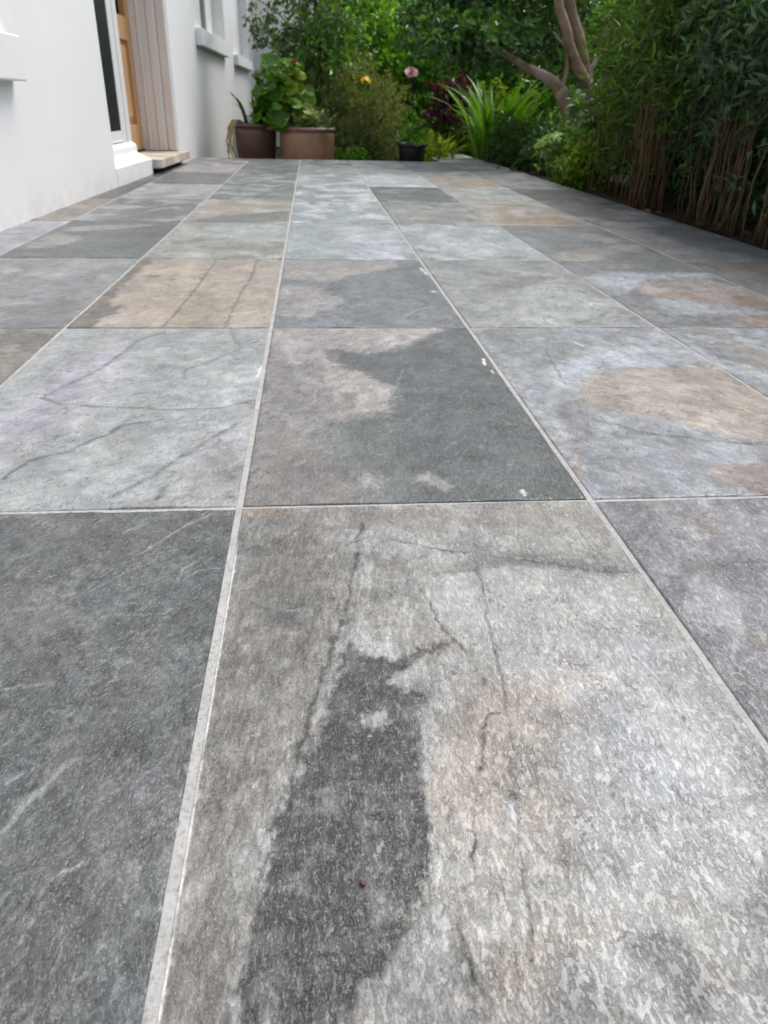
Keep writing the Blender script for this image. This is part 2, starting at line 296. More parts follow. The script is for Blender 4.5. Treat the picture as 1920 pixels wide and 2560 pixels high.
TILES = {
    (2, 0): {'base':(112,117,117),'mot':[((120,117,119),0.06,0.45,0.8),((136,141,140),0.03,0.4,0.55),((95,101,100),0.05,0.4,0.6),((127,126,120),0.04,0.3,0.5)],'pat':[],'cr':[([(-0.218,0.36),(-0.218,0.379),(-0.212,0.399),(-0.204,0.415),(-0.192,0.432),(-0.183,0.436)],0.002,-0.55),([(-0.202,0.456),(-0.207,0.447),(-0.205,0.419),(-0.205,0.402)],0.0012,-0.4),([(-0.273,0.519),(-0.251,0.521),(-0.231,0.524)],0.0012,-0.5),([(-0.201,0.739),(-0.176,0.773),(-0.149,0.811),(-0.132,0.83)],0.0014,-0.55),([(-0.197,0.627),(-0.173,0.62),(-0.154,0.623),(-0.147,0.632)],0.0012,-0.6),([(-0.311,0.628),(-0.287,0.636),(-0.253,0.64)],0.0012,-0.4),([(-0.201,0.506),(-0.183,0.526),(-0.169,0.534)],0.0012,-0.4),([(-0.137,0.41),(-0.124,0.432),(-0.116,0.451)],0.001,-0.4),([(-0.119,0.547),(-0.109,0.566),(-0.106,0.579)],0.0018,-0.4),([(-0.234,0.672),(-0.195,0.71),(-0.139,0.731)],0.001,-0.4)],'streak':(-0.55,0.9),'vein':0.9,'scr':(90,0.75),'gain':0.8},
    (3, 0): {'base':(169,168,163),'mot':[((187,189,187),0.05,0.5,0.7),((149,146,139),0.035,0.42,0.6),((178,174,168),0.07,0.4,0.6),((129,128,125),0.018,0.3,0.35)],'pat':[([(-0.099,0.838),(0.041,0.826),(0.02,0.594),(0.0,0.464),(-0.021,0.398),(-0.044,0.324),(-0.048,0.232),(-0.096,0.236),(-0.094,0.449)],(134,131,124),0.03,0.02,0.85),([(0.22,0.638),(0.326,0.592),(0.334,0.421),(0.312,0.316),(0.21,0.306),(0.203,0.43),(0.18,0.535)],(197,201,204),0.04,0.03,0.6),([(-0.097,0.838),(0.353,0.824),(0.352,0.787),(0.229,0.781),(0.119,0.802),(-0.027,0.799)],(152,145,134),0.012,0.012,0.7),([(-0.091,0.838),(-0.048,0.838),(-0.05,0.814),(-0.083,0.811)],(161,138,116),0.008,0.008,0.8),([(0.112,0.67),(0.188,0.694),(0.247,0.682),(0.327,0.659),(0.326,0.592),(0.24,0.545),(0.154,0.537),(0.127,0.552),(0.114,0.611)],(188,190,188),0.012,0.012,0.75),([(0.112,0.67),(0.158,0.703),(0.205,0.727),(0.266,0.71),(0.351,0.667),(0.296,0.672),(0.247,0.684),(0.197,0.688),(0.154,0.677)],(127,125,120),0.006,0.006,0.75),([(0.047,0.652),(0.086,0.661),(0.089,0.637),(0.063,0.622)],(127,126,122),0.02,0.01,0.6),([(0.126,0.501),(0.202,0.521),(0.248,0.505),(0.202,0.451),(0.152,0.423),(0.117,0.364),(0.095,0.35),(0.081,0.366),(0.099,0.437)],(196,181,168),0.03,0.02,0.75),([(0.119,0.389),(0.201,0.392),(0.194,0.359),(0.134,0.311),(0.106,0.313)],(193,182,172),0.03,0.02,0.7),([(0.174,0.463),(0.224,0.483),(0.25,0.464),(0.216,0.434),(0.167,0.422)],(150,151,150),0.015,0.015,0.6),([(0.181,0.421),(0.283,0.396),(0.299,0.317),(0.261,0.27),(0.203,0.29),(0.17,0.326)],(192,195,196),0.03,0.025,0.75),([(0.106,0.273),(0.17,0.289),(0.176,0.274),(0.132,0.251),(0.09,0.234)],(193,180,166),0.02,0.015,0.75),([(0.19,0.273),(0.203,0.275),(0.213,0.256),(0.22,0.224),(0.209,0.213),(0.191,0.234),(0.182,0.259)],(121,123,127),0.006,0.008,0.85),([(0.291,0.314),(0.309,0.324),(0.278,0.269),(0.264,0.276)],(123,124,130),0.008,0.008,0.8),([(0.128,0.239),(0.156,0.25),(0.157,0.236),(0.135,0.219),(0.117,0.22)],(138,140,143),0.01,0.008,0.8),([(0.017,0.558),(0.028,0.565),(0.044,0.543),(0.064,0.536),(0.087,0.551),(0.126,0.559),(0.113,0.546),(0.088,0.541),(0.076,0.53),(0.061,0.503),(0.084,0.509),(0.09,0.491),(0.077,0.469),(0.075,0.438),(0.077,0.414),(0.073,0.392),(0.073,0.367),(0.07,0.34),(0.058,0.307),(0.045,0.28),(0.035,0.259),(0.02,0.242),(-0.003,0.229),(-0.052,0.233),(-0.051,0.265),(-0.043,0.308),(-0.033,0.359),(-0.031,0.39),(-0.021,0.407),(0.0,0.464),(0.013,0.514)],(71,73,75),0.005,0.007,1.0),([(0.029,0.47),(0.051,0.474),(0.056,0.46),(0.037,0.453)],(177,176,171),0.003,0.004,1.15),([(0.042,0.377),(0.06,0.384),(0.066,0.367),(0.047,0.353)],(129,126,122),0.005,0.006,0.6),([(0.071,0.522),(0.112,0.545),(0.132,0.532),(0.104,0.49),(0.086,0.438),(0.079,0.392),(0.076,0.4),(0.075,0.438),(0.092,0.491),(0.065,0.498)],(184,186,184),0.004,0.005,0.85),([(0.036,0.255),(0.047,0.271),(0.065,0.3),(0.075,0.296),(0.068,0.262),(0.043,0.237),(0.022,0.227)],(184,187,187),0.006,0.006,0.8),([(-0.061,0.613),(-0.025,0.621),(-0.014,0.596),(-0.041,0.581)],(111,109,105),0.008,0.008,0.8),([(-0.088,0.571),(-0.072,0.579),(-0.073,0.537),(-0.088,0.532)],(111,108,103),0.008,0.008,0.7),([(0.126,0.371),(0.135,0.373),(0.131,0.347),(0.126,0.352)],(201,204,206),0.002,0.003,0.9),([(-0.062,0.428),(-0.036,0.445),(-0.035,0.408),(-0.054,0.392)],(154,146,138),0.012,0.01,0.6)],'cr':[([(0.05,0.796),(0.037,0.693),(0.023,0.609),(0.011,0.566),(-0.003,0.509),(-0.015,0.454),(-0.021,0.421),(-0.026,0.399)],0.0016,0.75),([(0.105,0.653),(0.115,0.588),(0.132,0.543)],0.0012,0.8),([(0.17,0.686),(0.166,0.625),(0.16,0.564),(0.159,0.511),(0.151,0.465),(0.147,0.424)],0.001,0.6),([(0.085,0.75),(0.161,0.72),(0.241,0.699),(0.298,0.677),(0.351,0.667)],0.0012,0.7),([(0.146,0.462),(0.138,0.463),(0.13,0.45),(0.119,0.407)],0.001,0.85),([(0.103,0.369),(0.104,0.345),(0.094,0.314),(0.087,0.308)],0.0011,0.9),([(0.147,0.424),(0.136,0.371),(0.132,0.329),(0.126,0.292),(0.121,0.258)],0.0012,0.6),([(0.081,0.289),(0.082,0.266),(0.084,0.247)],0.0012,0.75),([(-0.044,0.324),(-0.036,0.355),(-0.034,0.382)],0.0012,0.7),([(-0.069,0.634),(-0.038,0.618),(-0.025,0.627),(-0.002,0.634)],0.001,0.5),([(0.127,0.393),(0.135,0.383),(0.14,0.373)],0.001,0.7),([(-0.089,0.738),(-0.048,0.756),(-0.016,0.799)],0.0012,0.5),([(-0.016,0.71),(0.037,0.747),(0.059,0.762)],0.001,0.45),([(-0.034,0.62),(-0.025,0.621)],0.0012,-0.8),([(-0.002,0.57),(-0.007,0.56),(0.002,0.553)],0.001,-0.7),([(0.143,0.335),(0.167,0.319),(0.191,0.314)],0.0008,0.4)],'streak':(0.12,0.8),'fade':0.65,'scr':(40,-0.6),'edge':1,'gain':0.9},
    (4, 0): {'base':(151,152,157),'mot':[((128,128,133),0.03,0.45,0.7),((171,172,176),0.03,0.4,0.7),((148,140,133),0.02,0.28,0.6)],'pat':[([(0.456,0.794),(0.501,0.811),(0.478,0.736),(0.444,0.743)],(147,136,128),0.008,0.01,0.75),([(0.362,0.781),(0.376,0.757),(0.345,0.706),(0.346,0.737)],(140,131,126),0.008,0.01,0.7),([(0.412,0.571),(0.428,0.548),(0.413,0.521),(0.406,0.542)],(142,131,123),0.006,0.008,0.7),([(0.423,0.802),(0.46,0.776),(0.458,0.7),(0.406,0.683)],(173,176,178),0.01,0.012,0.6)],'cr':[],'streak':(0.5,0.5),'gain':0.9},
    (1, 1): {'base':(138,133,122),'mot':[((160,156,148),0.03,0.45,0.8),((118,114,105),0.03,0.35,0.6)],'pat':[],'cr':[],'streak':(0.9,0.5)},
    (2, 1): {'base':(181,185,185),'mot':[((168,173,173),0.05,0.45,0.6),((192,196,197),0.04,0.4,0.6)],'pat':[([(-0.498,1.168),(-0.481,1.405),(-0.403,1.591),(-0.38,1.663),(-0.365,1.206),(-0.419,1.054),(-0.473,0.991)],(186,184,195),0.03,0.02,0.8),([(-0.167,1.045),(-0.098,1.078),(-0.098,0.857),(-0.17,0.879)],(171,167,167),0.03,0.02,0.7),([(-0.478,1.664),(-0.266,1.694),(-0.121,1.643),(-0.114,1.52),(-0.247,1.555),(-0.353,1.523)],(160,166,165),0.02,0.02,0.5)],'cr':[([(-0.464,1.253),(-0.438,1.312),(-0.395,1.432),(-0.369,1.608),(-0.324,1.682)],0.0022,0.45),([(-0.46,1.253),(-0.42,1.218),(-0.313,1.204),(-0.229,1.191),(-0.155,1.2),(-0.097,1.238)],0.0016,0.65),([(-0.415,0.93),(-0.401,0.996),(-0.353,1.026),(-0.315,1.085),(-0.303,1.122),(-0.245,1.15)],0.002,0.6),([(-0.262,0.877),(-0.221,0.936),(-0.189,1.012),(-0.12,1.136)],0.0025,0.45),([(-0.235,1.307),(-0.244,1.4),(-0.185,1.489),(-0.119,1.606)],0.0016,0.45),([(-0.182,1.662),(-0.16,1.571),(-0.115,1.536)],0.0016,0.4),([(-0.205,0.866),(-0.2,0.887),(-0.195,0.907)],0.003,0.6),([(-0.291,1.204),(-0.275,1.259)],0.0016,-0.6)],'streak':(0.9,0.25),'pit':0.9,'gain':0.88,'wht':[([(-0.106,1.398),(-0.099,1.426)],0.006),([(-0.107,1.356),(-0.104,1.398)],0.004)]},
    (3, 1): {'base':(103,109,109),'mot':[((117,122,122),0.04,0.4,0.6),((96,104,101),0.05,0.4,0.6)],'pat':[([(-0.104,1.717),(0.021,1.721),(0.297,1.715),(0.193,1.557),(0.131,1.51),(0.057,1.569),(0.032,1.518),(0.035,1.454),(0.068,1.394),(0.137,1.286),(0.122,1.17),(0.059,1.136),(0.011,1.122),(0.006,1.047),(0.04,0.955),(0.063,0.91),(0.082,0.84),(-0.1,0.844),(-0.096,1.156)],(164,159,155),0.022,0.016,0.95),([(-0.096,1.042),(0.003,1.03),(0.063,0.91),(0.073,0.84),(-0.097,0.844)],(139,134,129),0.03,0.02,0.85),([(0.008,1.502),(0.068,1.394),(0.139,1.298),(0.119,1.181),(0.041,1.147),(0.03,1.288)],(184,176,169),0.012,0.01,0.8),([(-0.094,1.717),(0.297,1.715),(0.194,1.567),(0.11,1.491),(0.018,1.559),(-0.076,1.503)],(179,174,171),0.015,0.01,0.8),([(0.042,1.268),(0.072,1.262),(0.06,1.189),(0.039,1.179)],(120,126,123),0.006,0.006,0.85),([(0.015,1.122),(0.056,1.141),(0.134,1.17),(0.139,0.967),(0.113,0.854),(0.082,0.842),(0.047,0.955),(0.01,1.038)],(116,124,117),0.03,0.02,0.6),([(0.011,1.093),(0.051,1.037),(0.086,0.954),(0.132,0.907),(0.1,0.842),(0.056,0.883),(0.022,0.972)],(137,138,134),0.03,0.02,0.6),([(0.05,0.89),(0.068,0.936),(0.088,0.909),(0.076,0.879)],(169,165,162),0.004,0.008,0.85),([(0.13,0.922),(0.155,0.936),(0.184,0.891),(0.165,0.875)],(169,165,162),0.004,0.008,0.85)],'scr':(34,0.45),'cr':[([(0.086,1.15),(0.135,1.261),(0.166,1.392)],0.0012,-0.35),([(0.134,0.9),(0.145,0.866)],0.0015,0.6)],'streak':(0.5,0.3),'wht':[([(0.268,0.871),(0.269,0.863)],0.0035),([(0.336,1.462),(0.331,1.419)],0.0035),([(0.336,1.389),(0.338,1.372)],0.002)]},
    (4, 1): {'base':(165,170,175),'mot':[((147,150,151),0.03,0.45,0.7),((185,190,194),0.03,0.4,0.7),((150,145,139),0.02,0.3,0.5)],'pat':[([(0.384,1.715),(0.526,1.678),(0.572,1.581),(0.5,1.416),(0.41,1.359),(0.382,1.513)],(140,143,141),0.03,0.02,0.75),([(0.453,1.417),(0.599,1.51),(0.812,1.579),(0.824,1.474),(0.683,1.422),(0.549,1.394),(0.482,1.303),(0.424,1.254)],(188,192,199),0.015,0.015,0.8),([(0.404,1.184),(0.453,1.182),(0.434,1.06),(0.383,1.016)],(125,121,119),0.012,0.012,0.7),([(0.378,0.999),(0.582,0.95),(0.52,0.877),(0.365,0.84),(0.344,0.87)],(140,143,149),0.02,0.02,0.8),([(0.487,1.303),(0.544,1.379),(0.651,1.392),(0.82,1.426),(0.869,1.242),(0.727,1.003),(0.634,1.053),(0.596,1.103),(0.531,1.136),(0.45,1.178)],(187,174,160),0.006,0.008,0.92),([(0.798,1.38),(0.849,1.268),(0.785,1.128),(0.765,1.245)],(172,154,139),0.012,0.012,0.7),([(0.567,0.947),(0.693,0.945),(0.621,0.824),(0.585,0.839),(0.555,0.882),(0.545,0.917)],(165,149,140),0.006,0.008,0.9),([(0.367,0.974),(0.388,0.993),(0.362,0.924),(0.351,0.913)],(175,150,134),0.004,0.006,0.8)],'cr':[([(0.45,1.128),(0.519,1.066),(0.595,1.035),(0.686,1.01)],0.0016,0.55),([(0.48,1.512),(0.456,1.304)],0.0015,0.4)],'streak':(-0.6,0.35),'wht':[([(0.557,1.6),(0.575,1.552)],0.002)]},
    (5, 1): {'base':(164,169,176),'mot':[((143,145,147),0.04,0.45,0.7),((188,193,200),0.04,0.4,0.7)],'pat':[([(0.865,1.697),(0.887,1.56),(0.853,1.394),(0.903,1.364),(0.956,1.455),(0.939,1.663)],(162,155,146),0.015,0.015,0.8),([(0.81,1.296),(0.817,1.244),(0.785,1.128),(0.8,1.244)],(166,150,137),0.015,0.015,0.7)],'cr':[],'streak':(-0.6,0.3)},
    (1, 2): {'base':(150,153,154),'mot':[((167,170,171),0.05,0.45,0.7),((132,133,132),0.05,0.4,0.6)],'pat':[([(-0.753,1.905),(-0.673,1.936),(-0.589,1.968),(-0.553,2.011),(-0.542,1.707),(-0.686,1.712)],(128,128,128),0.05,0.03,0.8),([(-0.674,1.866),(-0.604,1.936),(-0.567,1.926),(-0.613,1.811)],(144,138,129),0.03,0.02,0.6)],'cr':[],'streak':(0.9,0.35),'dots':[((-0.785,2.248),0.006)]},
    (2, 2): {'base':(179,168,152),'mot':[((189,180,168),0.05,0.4,0.6),((164,152,135),0.06,0.4,0.5)],'pat':[([(-0.521,1.699),(-0.464,1.98),(-0.403,2.089),(-0.33,1.718)],(185,170,158),0.04,0.03,0.7),([(-0.56,2.588),(-0.504,2.561),(-0.511,2.34),(-0.516,2.088),(-0.504,1.954),(-0.461,1.858),(-0.493,1.791),(-0.486,1.68),(-0.559,1.68),(-0.545,2.059)],(112,107,101),0.006,0.022,0.9),([(-0.175,2.574),(-0.093,2.577),(-0.092,2.216),(-0.171,2.28)],(170,168,159),0.03,0.02,0.6),([(-0.315,1.981),(-0.223,1.982),(-0.21,1.688),(-0.325,1.689)],(164,152,131),0.03,0.02,0.6)],'cr':[([(-0.31,2.556),(-0.314,2.26),(-0.322,2.029),(-0.337,1.714)],0.0016,0.75),([(-0.18,2.561),(-0.18,2.263),(-0.194,2.058),(-0.201,1.714)],0.0016,0.7)],'streak':(1,0.15),'pit':0.8,'dots':[((-0.464,2.283),0.02),((-0.401,2.235),0.01)]},
    (3, 2): {'base':(129,134,137),'mot':[((143,148,152),0.05,0.45,0.6),((117,121,123),0.05,0.4,0.5)],'pat':[([(-0.097,2.564),(0.264,2.59),(0.264,2.436),(0.099,2.304),(0.029,2.202),(-0.094,2.265)],(170,165,159),0.01,0.015,0.9),([(-0.097,2.153),(0.015,2.14),(0.085,1.985),(0.023,1.86),(-0.032,1.78),(-0.094,1.836)],(173,168,163),0.012,0.025,0.9),([(0.267,2.359),(0.342,2.525),(0.35,2.25),(0.332,1.994),(0.275,2.114)],(113,117,120),0.03,0.02,0.7)],'cr':[([(0.216,1.822),(0.26,1.885),(0.295,1.916)],0.003,-0.35),([(0.219,2.247),(0.265,2.266)],0.003,-0.3)],'streak':(0.6,0.3),'wht':[([(0.324,2.099),(0.325,2.09)],0.006),([(0.335,2.44),(0.342,2.323)],0.005)]},
    (4, 2): {'base':(160,163,160),'mot':[((145,148,145),0.06,0.4,0.6),((174,178,176),0.05,0.4,0.6)],'pat':[([(0.553,2.118),(0.681,2.221),(0.752,2.121),(0.78,1.999),(0.668,1.786),(0.533,1.717),(0.462,1.786)],(182,186,184),0.05,0.03,0.85),([(0.483,2.183),(0.612,2.299),(0.757,2.303),(0.627,2.186),(0.501,2.07)],(130,124,118),0.02,0.02,0.8),([(0.372,2.571),(0.496,2.576),(0.504,2.365),(0.421,2.325)],(143,148,148),0.04,0.02,0.7),([(0.636,1.762),(0.727,1.848),(0.786,1.835),(0.789,1.705),(0.677,1.705)],(168,172,171),0.01,0.01,0.7)],'cr':[([(0.617,1.739),(0.685,1.798),(0.738,1.861)],0.003,0.5)],'streak':(0.5,0.3)},
    (5, 2): {'base':(138,141,142),'mot':[((151,154,155),0.06,0.4,0.6),((124,127,125),0.05,0.4,0.5)],'pat':[([(0.812,2.292),(0.933,2.394),(1.069,2.369),(1.245,2.378),(1.233,2.302),(1.021,2.252),(0.924,2.125),(0.829,2.046)],(186,190,198),0.03,0.02,0.9),([(0.921,2.033),(1.006,2.012),(1.098,1.942),(1.181,1.867),(1.159,1.828),(0.889,1.84),(0.878,1.907)],(182,186,192),0.025,0.015,0.85),([(0.95,2.197),(1.025,2.263),(1.197,2.278),(1.249,2.15),(1.242,1.96),(1.198,1.884),(1.102,1.95),(1.004,2.008),(0.906,2.062)],(183,172,162),0.01,0.012,0.92),([(0.909,2.066),(1.006,2.11),(1.066,2.049),(1.107,1.959),(1.004,2.008)],(167,144,122),0.02,0.01,0.75),([(1.157,2.05),(1.223,2.051),(1.232,1.943),(1.198,1.884),(1.119,1.942)],(163,140,120),0.02,0.01,0.75),([(1.019,1.809),(1.165,1.825),(1.1,1.71),(1.026,1.727)],(167,148,130),0.01,0.01,0.9)],'cr':[],'streak':(0.4,0.2)},
    (6, 2): {'base':(149,147,144),'mot':[((161,160,158),0.06,0.4,0.6)],'pat':[([(1.271,2.598),(1.621,2.625),(1.525,2.457),(1.355,2.446),(1.285,2.515)],(158,138,121),0.03,0.02,0.85)],'cr':[],'streak':(0.3,0.2)},
    (0, 3): {'base':(169,171,179),'mot':[((151,154,158),0.06,0.4,0.6)],'pat':[],'cr':[],'streak':(0.3,0.2)},
    (1, 3): {'base':(110,116,114),'mot':[((124,129,127),0.05,0.4,0.6)],'pat':[([(-0.989,2.868),(-0.956,3.098),(-0.834,2.964),(-0.843,2.834),(-0.89,2.751),(-0.961,2.728)],(171,167,163),0.02,0.03,0.9),([(-1.005,2.633),(-0.989,2.868),(-1.015,3.119),(-1.021,3.275),(-1.123,3.294),(-1.153,3.061)],(150,150,150),0.03,0.03,0.7),([(-0.97,3.172),(-0.897,3.284),(-0.685,3.356),(-0.62,3.333),(-0.733,3.215),(-0.894,3.127)],(169,166,166),0.02,0.03,0.8)],'cr':[],'streak':(0.3,0.2)},
    (2, 3): {'base':(157,160,150),'mot':[((174,179,174),0.06,0.45,0.8),((139,140,130),0.05,0.4,0.6)],'pat':[([(-0.563,3.373),(-0.108,3.423),(-0.1,2.972),(-0.389,3.011),(-0.541,3.117)],(178,186,181),0.05,0.04,0.8),([(-0.488,3.379),(-0.432,3.384),(-0.423,3.155),(-0.462,3.183)],(129,130,124),0.03,0.02,0.7)],'cr':[],'streak':(0.9,0.3)},
    (3, 3): {'base':(164,173,176),'mot':[((178,185,188),0.07,0.45,0.7),((148,157,157),0.06,0.4,0.6)],'pat':[([(0.075,3.285),(0.205,3.398),(0.347,3.239),(0.333,2.942),(0.174,2.88),(0.077,3.039)],(188,190,197),0.05,0.03,0.8),([(0.107,2.682),(0.208,2.882),(0.322,2.836),(0.31,2.579),(0.125,2.56)],(194,197,205),0.02,0.02,0.8)],'cr':[],'streak':(0.5,0.2)},
    (4, 3): {'base':(173,180,182),'mot':[((157,163,164),0.07,0.45,0.7),((189,194,196),0.07,0.4,0.7)],'pat':[([(0.524,2.994),(0.669,3.002),(0.675,2.778),(0.59,2.625),(0.496,2.669)],(193,197,200),0.03,0.03,0.8),([(0.373,3.347),(0.596,3.364),(0.505,3.053),(0.389,3.046)],(185,188,190),0.03,0.03,0.7)],'cr':[([(0.366,2.79),(0.44,2.691),(0.54,2.586)],0.004,0.5)],'streak':(0.4,0.2)},
    (5, 3): {'base':(134,140,139),'mot':[((150,154,153),0.06,0.45,0.6)],'pat':[([(0.856,2.745),(0.971,2.814),(1.11,2.888),(1.242,2.929),(1.209,2.761),(1.039,2.692),(0.981,2.601),(0.82,2.554)],(172,165,156),0.015,0.02,0.9),([(1.088,3.219),(1.168,3.191),(1.192,3.017),(1.133,2.952),(1.062,3.097)],(176,172,165),0.02,0.02,0.85),([(1.007,2.66),(1.124,2.773),(1.174,2.728),(1.05,2.576)],(126,128,126),0.02,0.02,0.7)],'cr':[],'streak':(0.3,0.2)},
    (6, 3): {'base':(160,161,160),'mot':[((146,148,148),0.08,0.4,0.6)],'pat':[([(1.392,3.674),(1.69,3.868),(1.713,3.027),(1.779,2.819),(1.604,2.567),(1.463,2.772),(1.417,3.207)],(122,126,127),0.08,0.04,0.85)],'cr':[],'streak':(0.3,0.2)},
    (0, 4): {'base':(148,138,129),'mot':[((172,161,153),0.1,0.5,0.9),((127,118,111),0.07,0.24,0.8)],'pat':[],'cr':[],'streak':(0.3,0.15)},
    (1, 4): {'base':(124,128,129),'mot':[((167,168,167),0.1,0.5,0.9),((106,110,110),0.07,0.24,0.8)],'pat':[],'cr':[],'streak':(0.3,0.15)},
    (2, 4): {'base':(166,158,149),'mot':[((183,178,172),0.1,0.5,0.9),((142,135,128),0.07,0.24,0.8)],'pat':[([(-0.535,3.446),(-0.402,3.649),(-0.108,3.847),(-0.095,3.483),(-0.434,3.397)],(112,118,117),0.02,0.03,0.9)],'cr':[],'streak':(0.3,0.15)},
    (3, 4): {'base':(160,170,174),'mot':[((196,202,205),0.1,0.5,0.9),((137,146,149),0.07,0.24,0.8)],'pat':[],'cr':[],'streak':(0.3,0.15)},
    (4, 4): {'base':(148,152,148),'mot':[((176,175,166),0.1,0.5,0.9),((127,130,127),0.07,0.24,0.8)],'pat':[],'cr':[],'streak':(0.3,0.15)},
    (5, 4): {'base':(177,168,154),'mot':[((195,188,180),0.1,0.5,0.9),((151,144,132),0.07,0.24,0.8)],'pat':[([(0.833,3.62),(1.163,3.763),(1.225,3.41),(0.786,3.355)],(174,150,121),0.03,0.03,0.8)],'cr':[],'streak':(0.3,0.15)},
    (6, 4): {'base':(138,138,138),'mot':[((175,175,175),0.1,0.5,0.9),((118,118,118),0.07,0.24,0.8)],'pat':[],'cr':[],'streak':(0.3,0.15)},
    (0, 5): {'base':(96,97,99),'mot':[((118,115,113),0.1,0.5,0.9),((82,83,85),0.07,0.24,0.8)],'pat':[],'cr':[],'streak':(0.3,0.15)},
    (1, 5): {'base':(160,162,165),'mot':[((180,182,185),0.1,0.5,0.9),((137,139,141),0.07,0.24,0.8)],'pat':[],'cr':[],'streak':(0.3,0.15)},
    (2, 5): {'base':(128,136,133),'mot':[((165,170,168),0.1,0.5,0.9),((110,116,114),0.07,0.24,0.8)],'pat':[],'cr':[],'streak':(0.3,0.15)},
    (3, 5): {'base':(154,163,165),'mot':[((209,212,214),0.1,0.5,0.9),((132,140,141),0.07,0.24,0.8)],'pat':[([(0.186,4.328),(0.351,4.915),(0.396,4.191)],(197,196,196),0.03,0.03,0.8)],'cr':[],'streak':(0.3,0.15)},
    (4, 5): {'base':(113,122,120),'mot':[((146,152,151),0.1,0.5,0.9),((97,104,102),0.07,0.24,0.8)],'pat':[],'cr':[],'streak':(0.3,0.15)},
    (5, 5): {'base':(172,175,172),'mot':[((195,197,195),0.1,0.5,0.9),((147,150,147),0.07,0.24,0.8)],'pat':[],'cr':[],'streak':(0.3,0.15)},
    (6, 5): {'base':(112,116,115),'mot':[((149,150,149),0.1,0.5,0.9),((96,99,98),0.07,0.24,0.8)],'pat':[],'cr':[],'streak':(0.3,0.15)},
    (0, 6): {'base':(119,116,114),'mot':[((92,93,97),0.1,0.5,0.9),((102,99,98),0.07,0.24,0.8)],'pat':[],'cr':[],'streak':(0.3,0.15)},
    (1, 6): {'base':(120,118,121),'mot':[((136,135,135),0.1,0.5,0.9),((103,101,103),0.07,0.24,0.8)],'pat':[],'cr':[],'streak':(0.3,0.15)},
    (2, 6): {'base':(131,140,136),'mot':[((177,184,181),0.1,0.5,0.9),((112,120,116),0.07,0.24,0.8)],'pat':[],'cr':[],'streak':(0.3,0.15)},
    (3, 6): {'base':(162,170,172),'mot':[((198,202,203),0.1,0.5,0.9),((138,146,148),0.07,0.24,0.8)],'pat':[],'cr':[],'streak':(0.3,0.15)},
    (4, 6): {'base':(185,191,194),'mot':[((205,208,211),0.1,0.5,0.9),((159,164,166),0.07,0.24,0.8)],'pat':[],'cr':[],'streak':(0.3,0.15)},
    (5, 6): {'base':(176,164,145),'mot':[((173,174,175),0.1,0.5,0.9),((151,141,124),0.07,0.24,0.8)],'pat':[],'cr':[],'streak':(0.3,0.15)},
    (6, 6): {'base':(161,164,166),'mot':[((126,130,129),0.1,0.5,0.9),((138,141,142),0.07,0.24,0.8)],'pat':[],'cr':[],'streak':(0.3,0.15)},
    (0, 7): {'base':(126,124,126),'mot':[((149,149,149),0.1,0.5,0.9),((108,106,108),0.07,0.24,0.8)],'pat':[],'cr':[],'streak':(0.3,0.15)},
    (1, 7): {'base':(160,159,162),'mot':[((177,176,177),0.1,0.5,0.9),((137,136,139),0.07,0.24,0.8)],'pat':[],'cr':[],'streak':(0.3,0.15)},
    (2, 7): {'base':(121,130,126),'mot':[((154,162,159),0.1,0.5,0.9),((104,111,108),0.07,0.24,0.8)],'pat':[],'cr':[],'streak':(0.3,0.15)},
    (3, 7): {'base':(172,179,181),'mot':[((138,146,150),0.1,0.5,0.9),((147,153,156),0.07,0.24,0.8)],'pat':[],'cr':[],'streak':(0.3,0.15)},
    (4, 7): {'base':(162,168,171),'mot':[((191,196,199),0.1,0.5,0.9),((138,144,147),0.07,0.24,0.8)],'pat':[],'cr':[],'streak':(0.3,0.15)},
    (5, 7): {'base':(151,156,156),'mot':[((180,183,184),0.1,0.5,0.9),((129,134,134),0.07,0.24,0.8)],'pat':[],'cr':[],'streak':(0.3,0.15)},
    (6, 7): {'base':(140,146,145),'mot':[((167,169,168),0.1,0.5,0.9),((120,125,124),0.07,0.24,0.8)],'pat':[],'cr':[],'streak':(0.3,0.15)},
    (0, 8): {'base':(139,138,136),'mot':[((156,155,153),0.1,0.5,0.9),((119,118,116),0.07,0.24,0.8)],'pat':[],'cr':[],'streak':(0.3,0.15)},
    (1, 8): {'base':(139,138,138),'mot':[((201,189,177),0.1,0.5,0.9),((119,118,118),0.07,0.24,0.8)],'pat':[],'cr':[],'streak':(0.3,0.15)},
    (2, 8): {'base':(133,140,137),'mot':[((155,162,160),0.1,0.5,0.9),((113,120,118),0.07,0.24,0.8)],'pat':[],'cr':[],'streak':(0.3,0.15)},
    (3, 8): {'base':(142,148,151),'mot':[((189,195,198),0.1,0.5,0.9),((121,127,130),0.07,0.24,0.8)],'pat':[],'cr':[],'streak':(0.3,0.15)},
    (4, 8): {'base':(177,184,187),'mot':[((197,201,202),0.1,0.5,0.9),((152,158,160),0.07,0.24,0.8)],'pat':[],'cr':[],'streak':(0.3,0.15)},
    (5, 8): {'base':(157,164,166),'mot':[((197,201,203),0.1,0.5,0.9),((135,141,142),0.07,0.24,0.8)],'pat':[],'cr':[],'streak':(0.3,0.15)},
    (6, 8): {'base':(180,184,185),'mot':[((152,156,157),0.1,0.5,0.9),((154,158,158),0.07,0.24,0.8)],'pat':[],'cr':[],'streak':(0.3,0.15)},
}

# ------------------------------------------------------------------ ground and patio
W, T, X0, Y0 = .45, .8620, -.99845, .84233
JX, JY = .0082, .0080           # joint widths
XE, YE = X0 + 6*W, Y0 + 8*T
def house_x(y): return -1.2608 + .0289*y

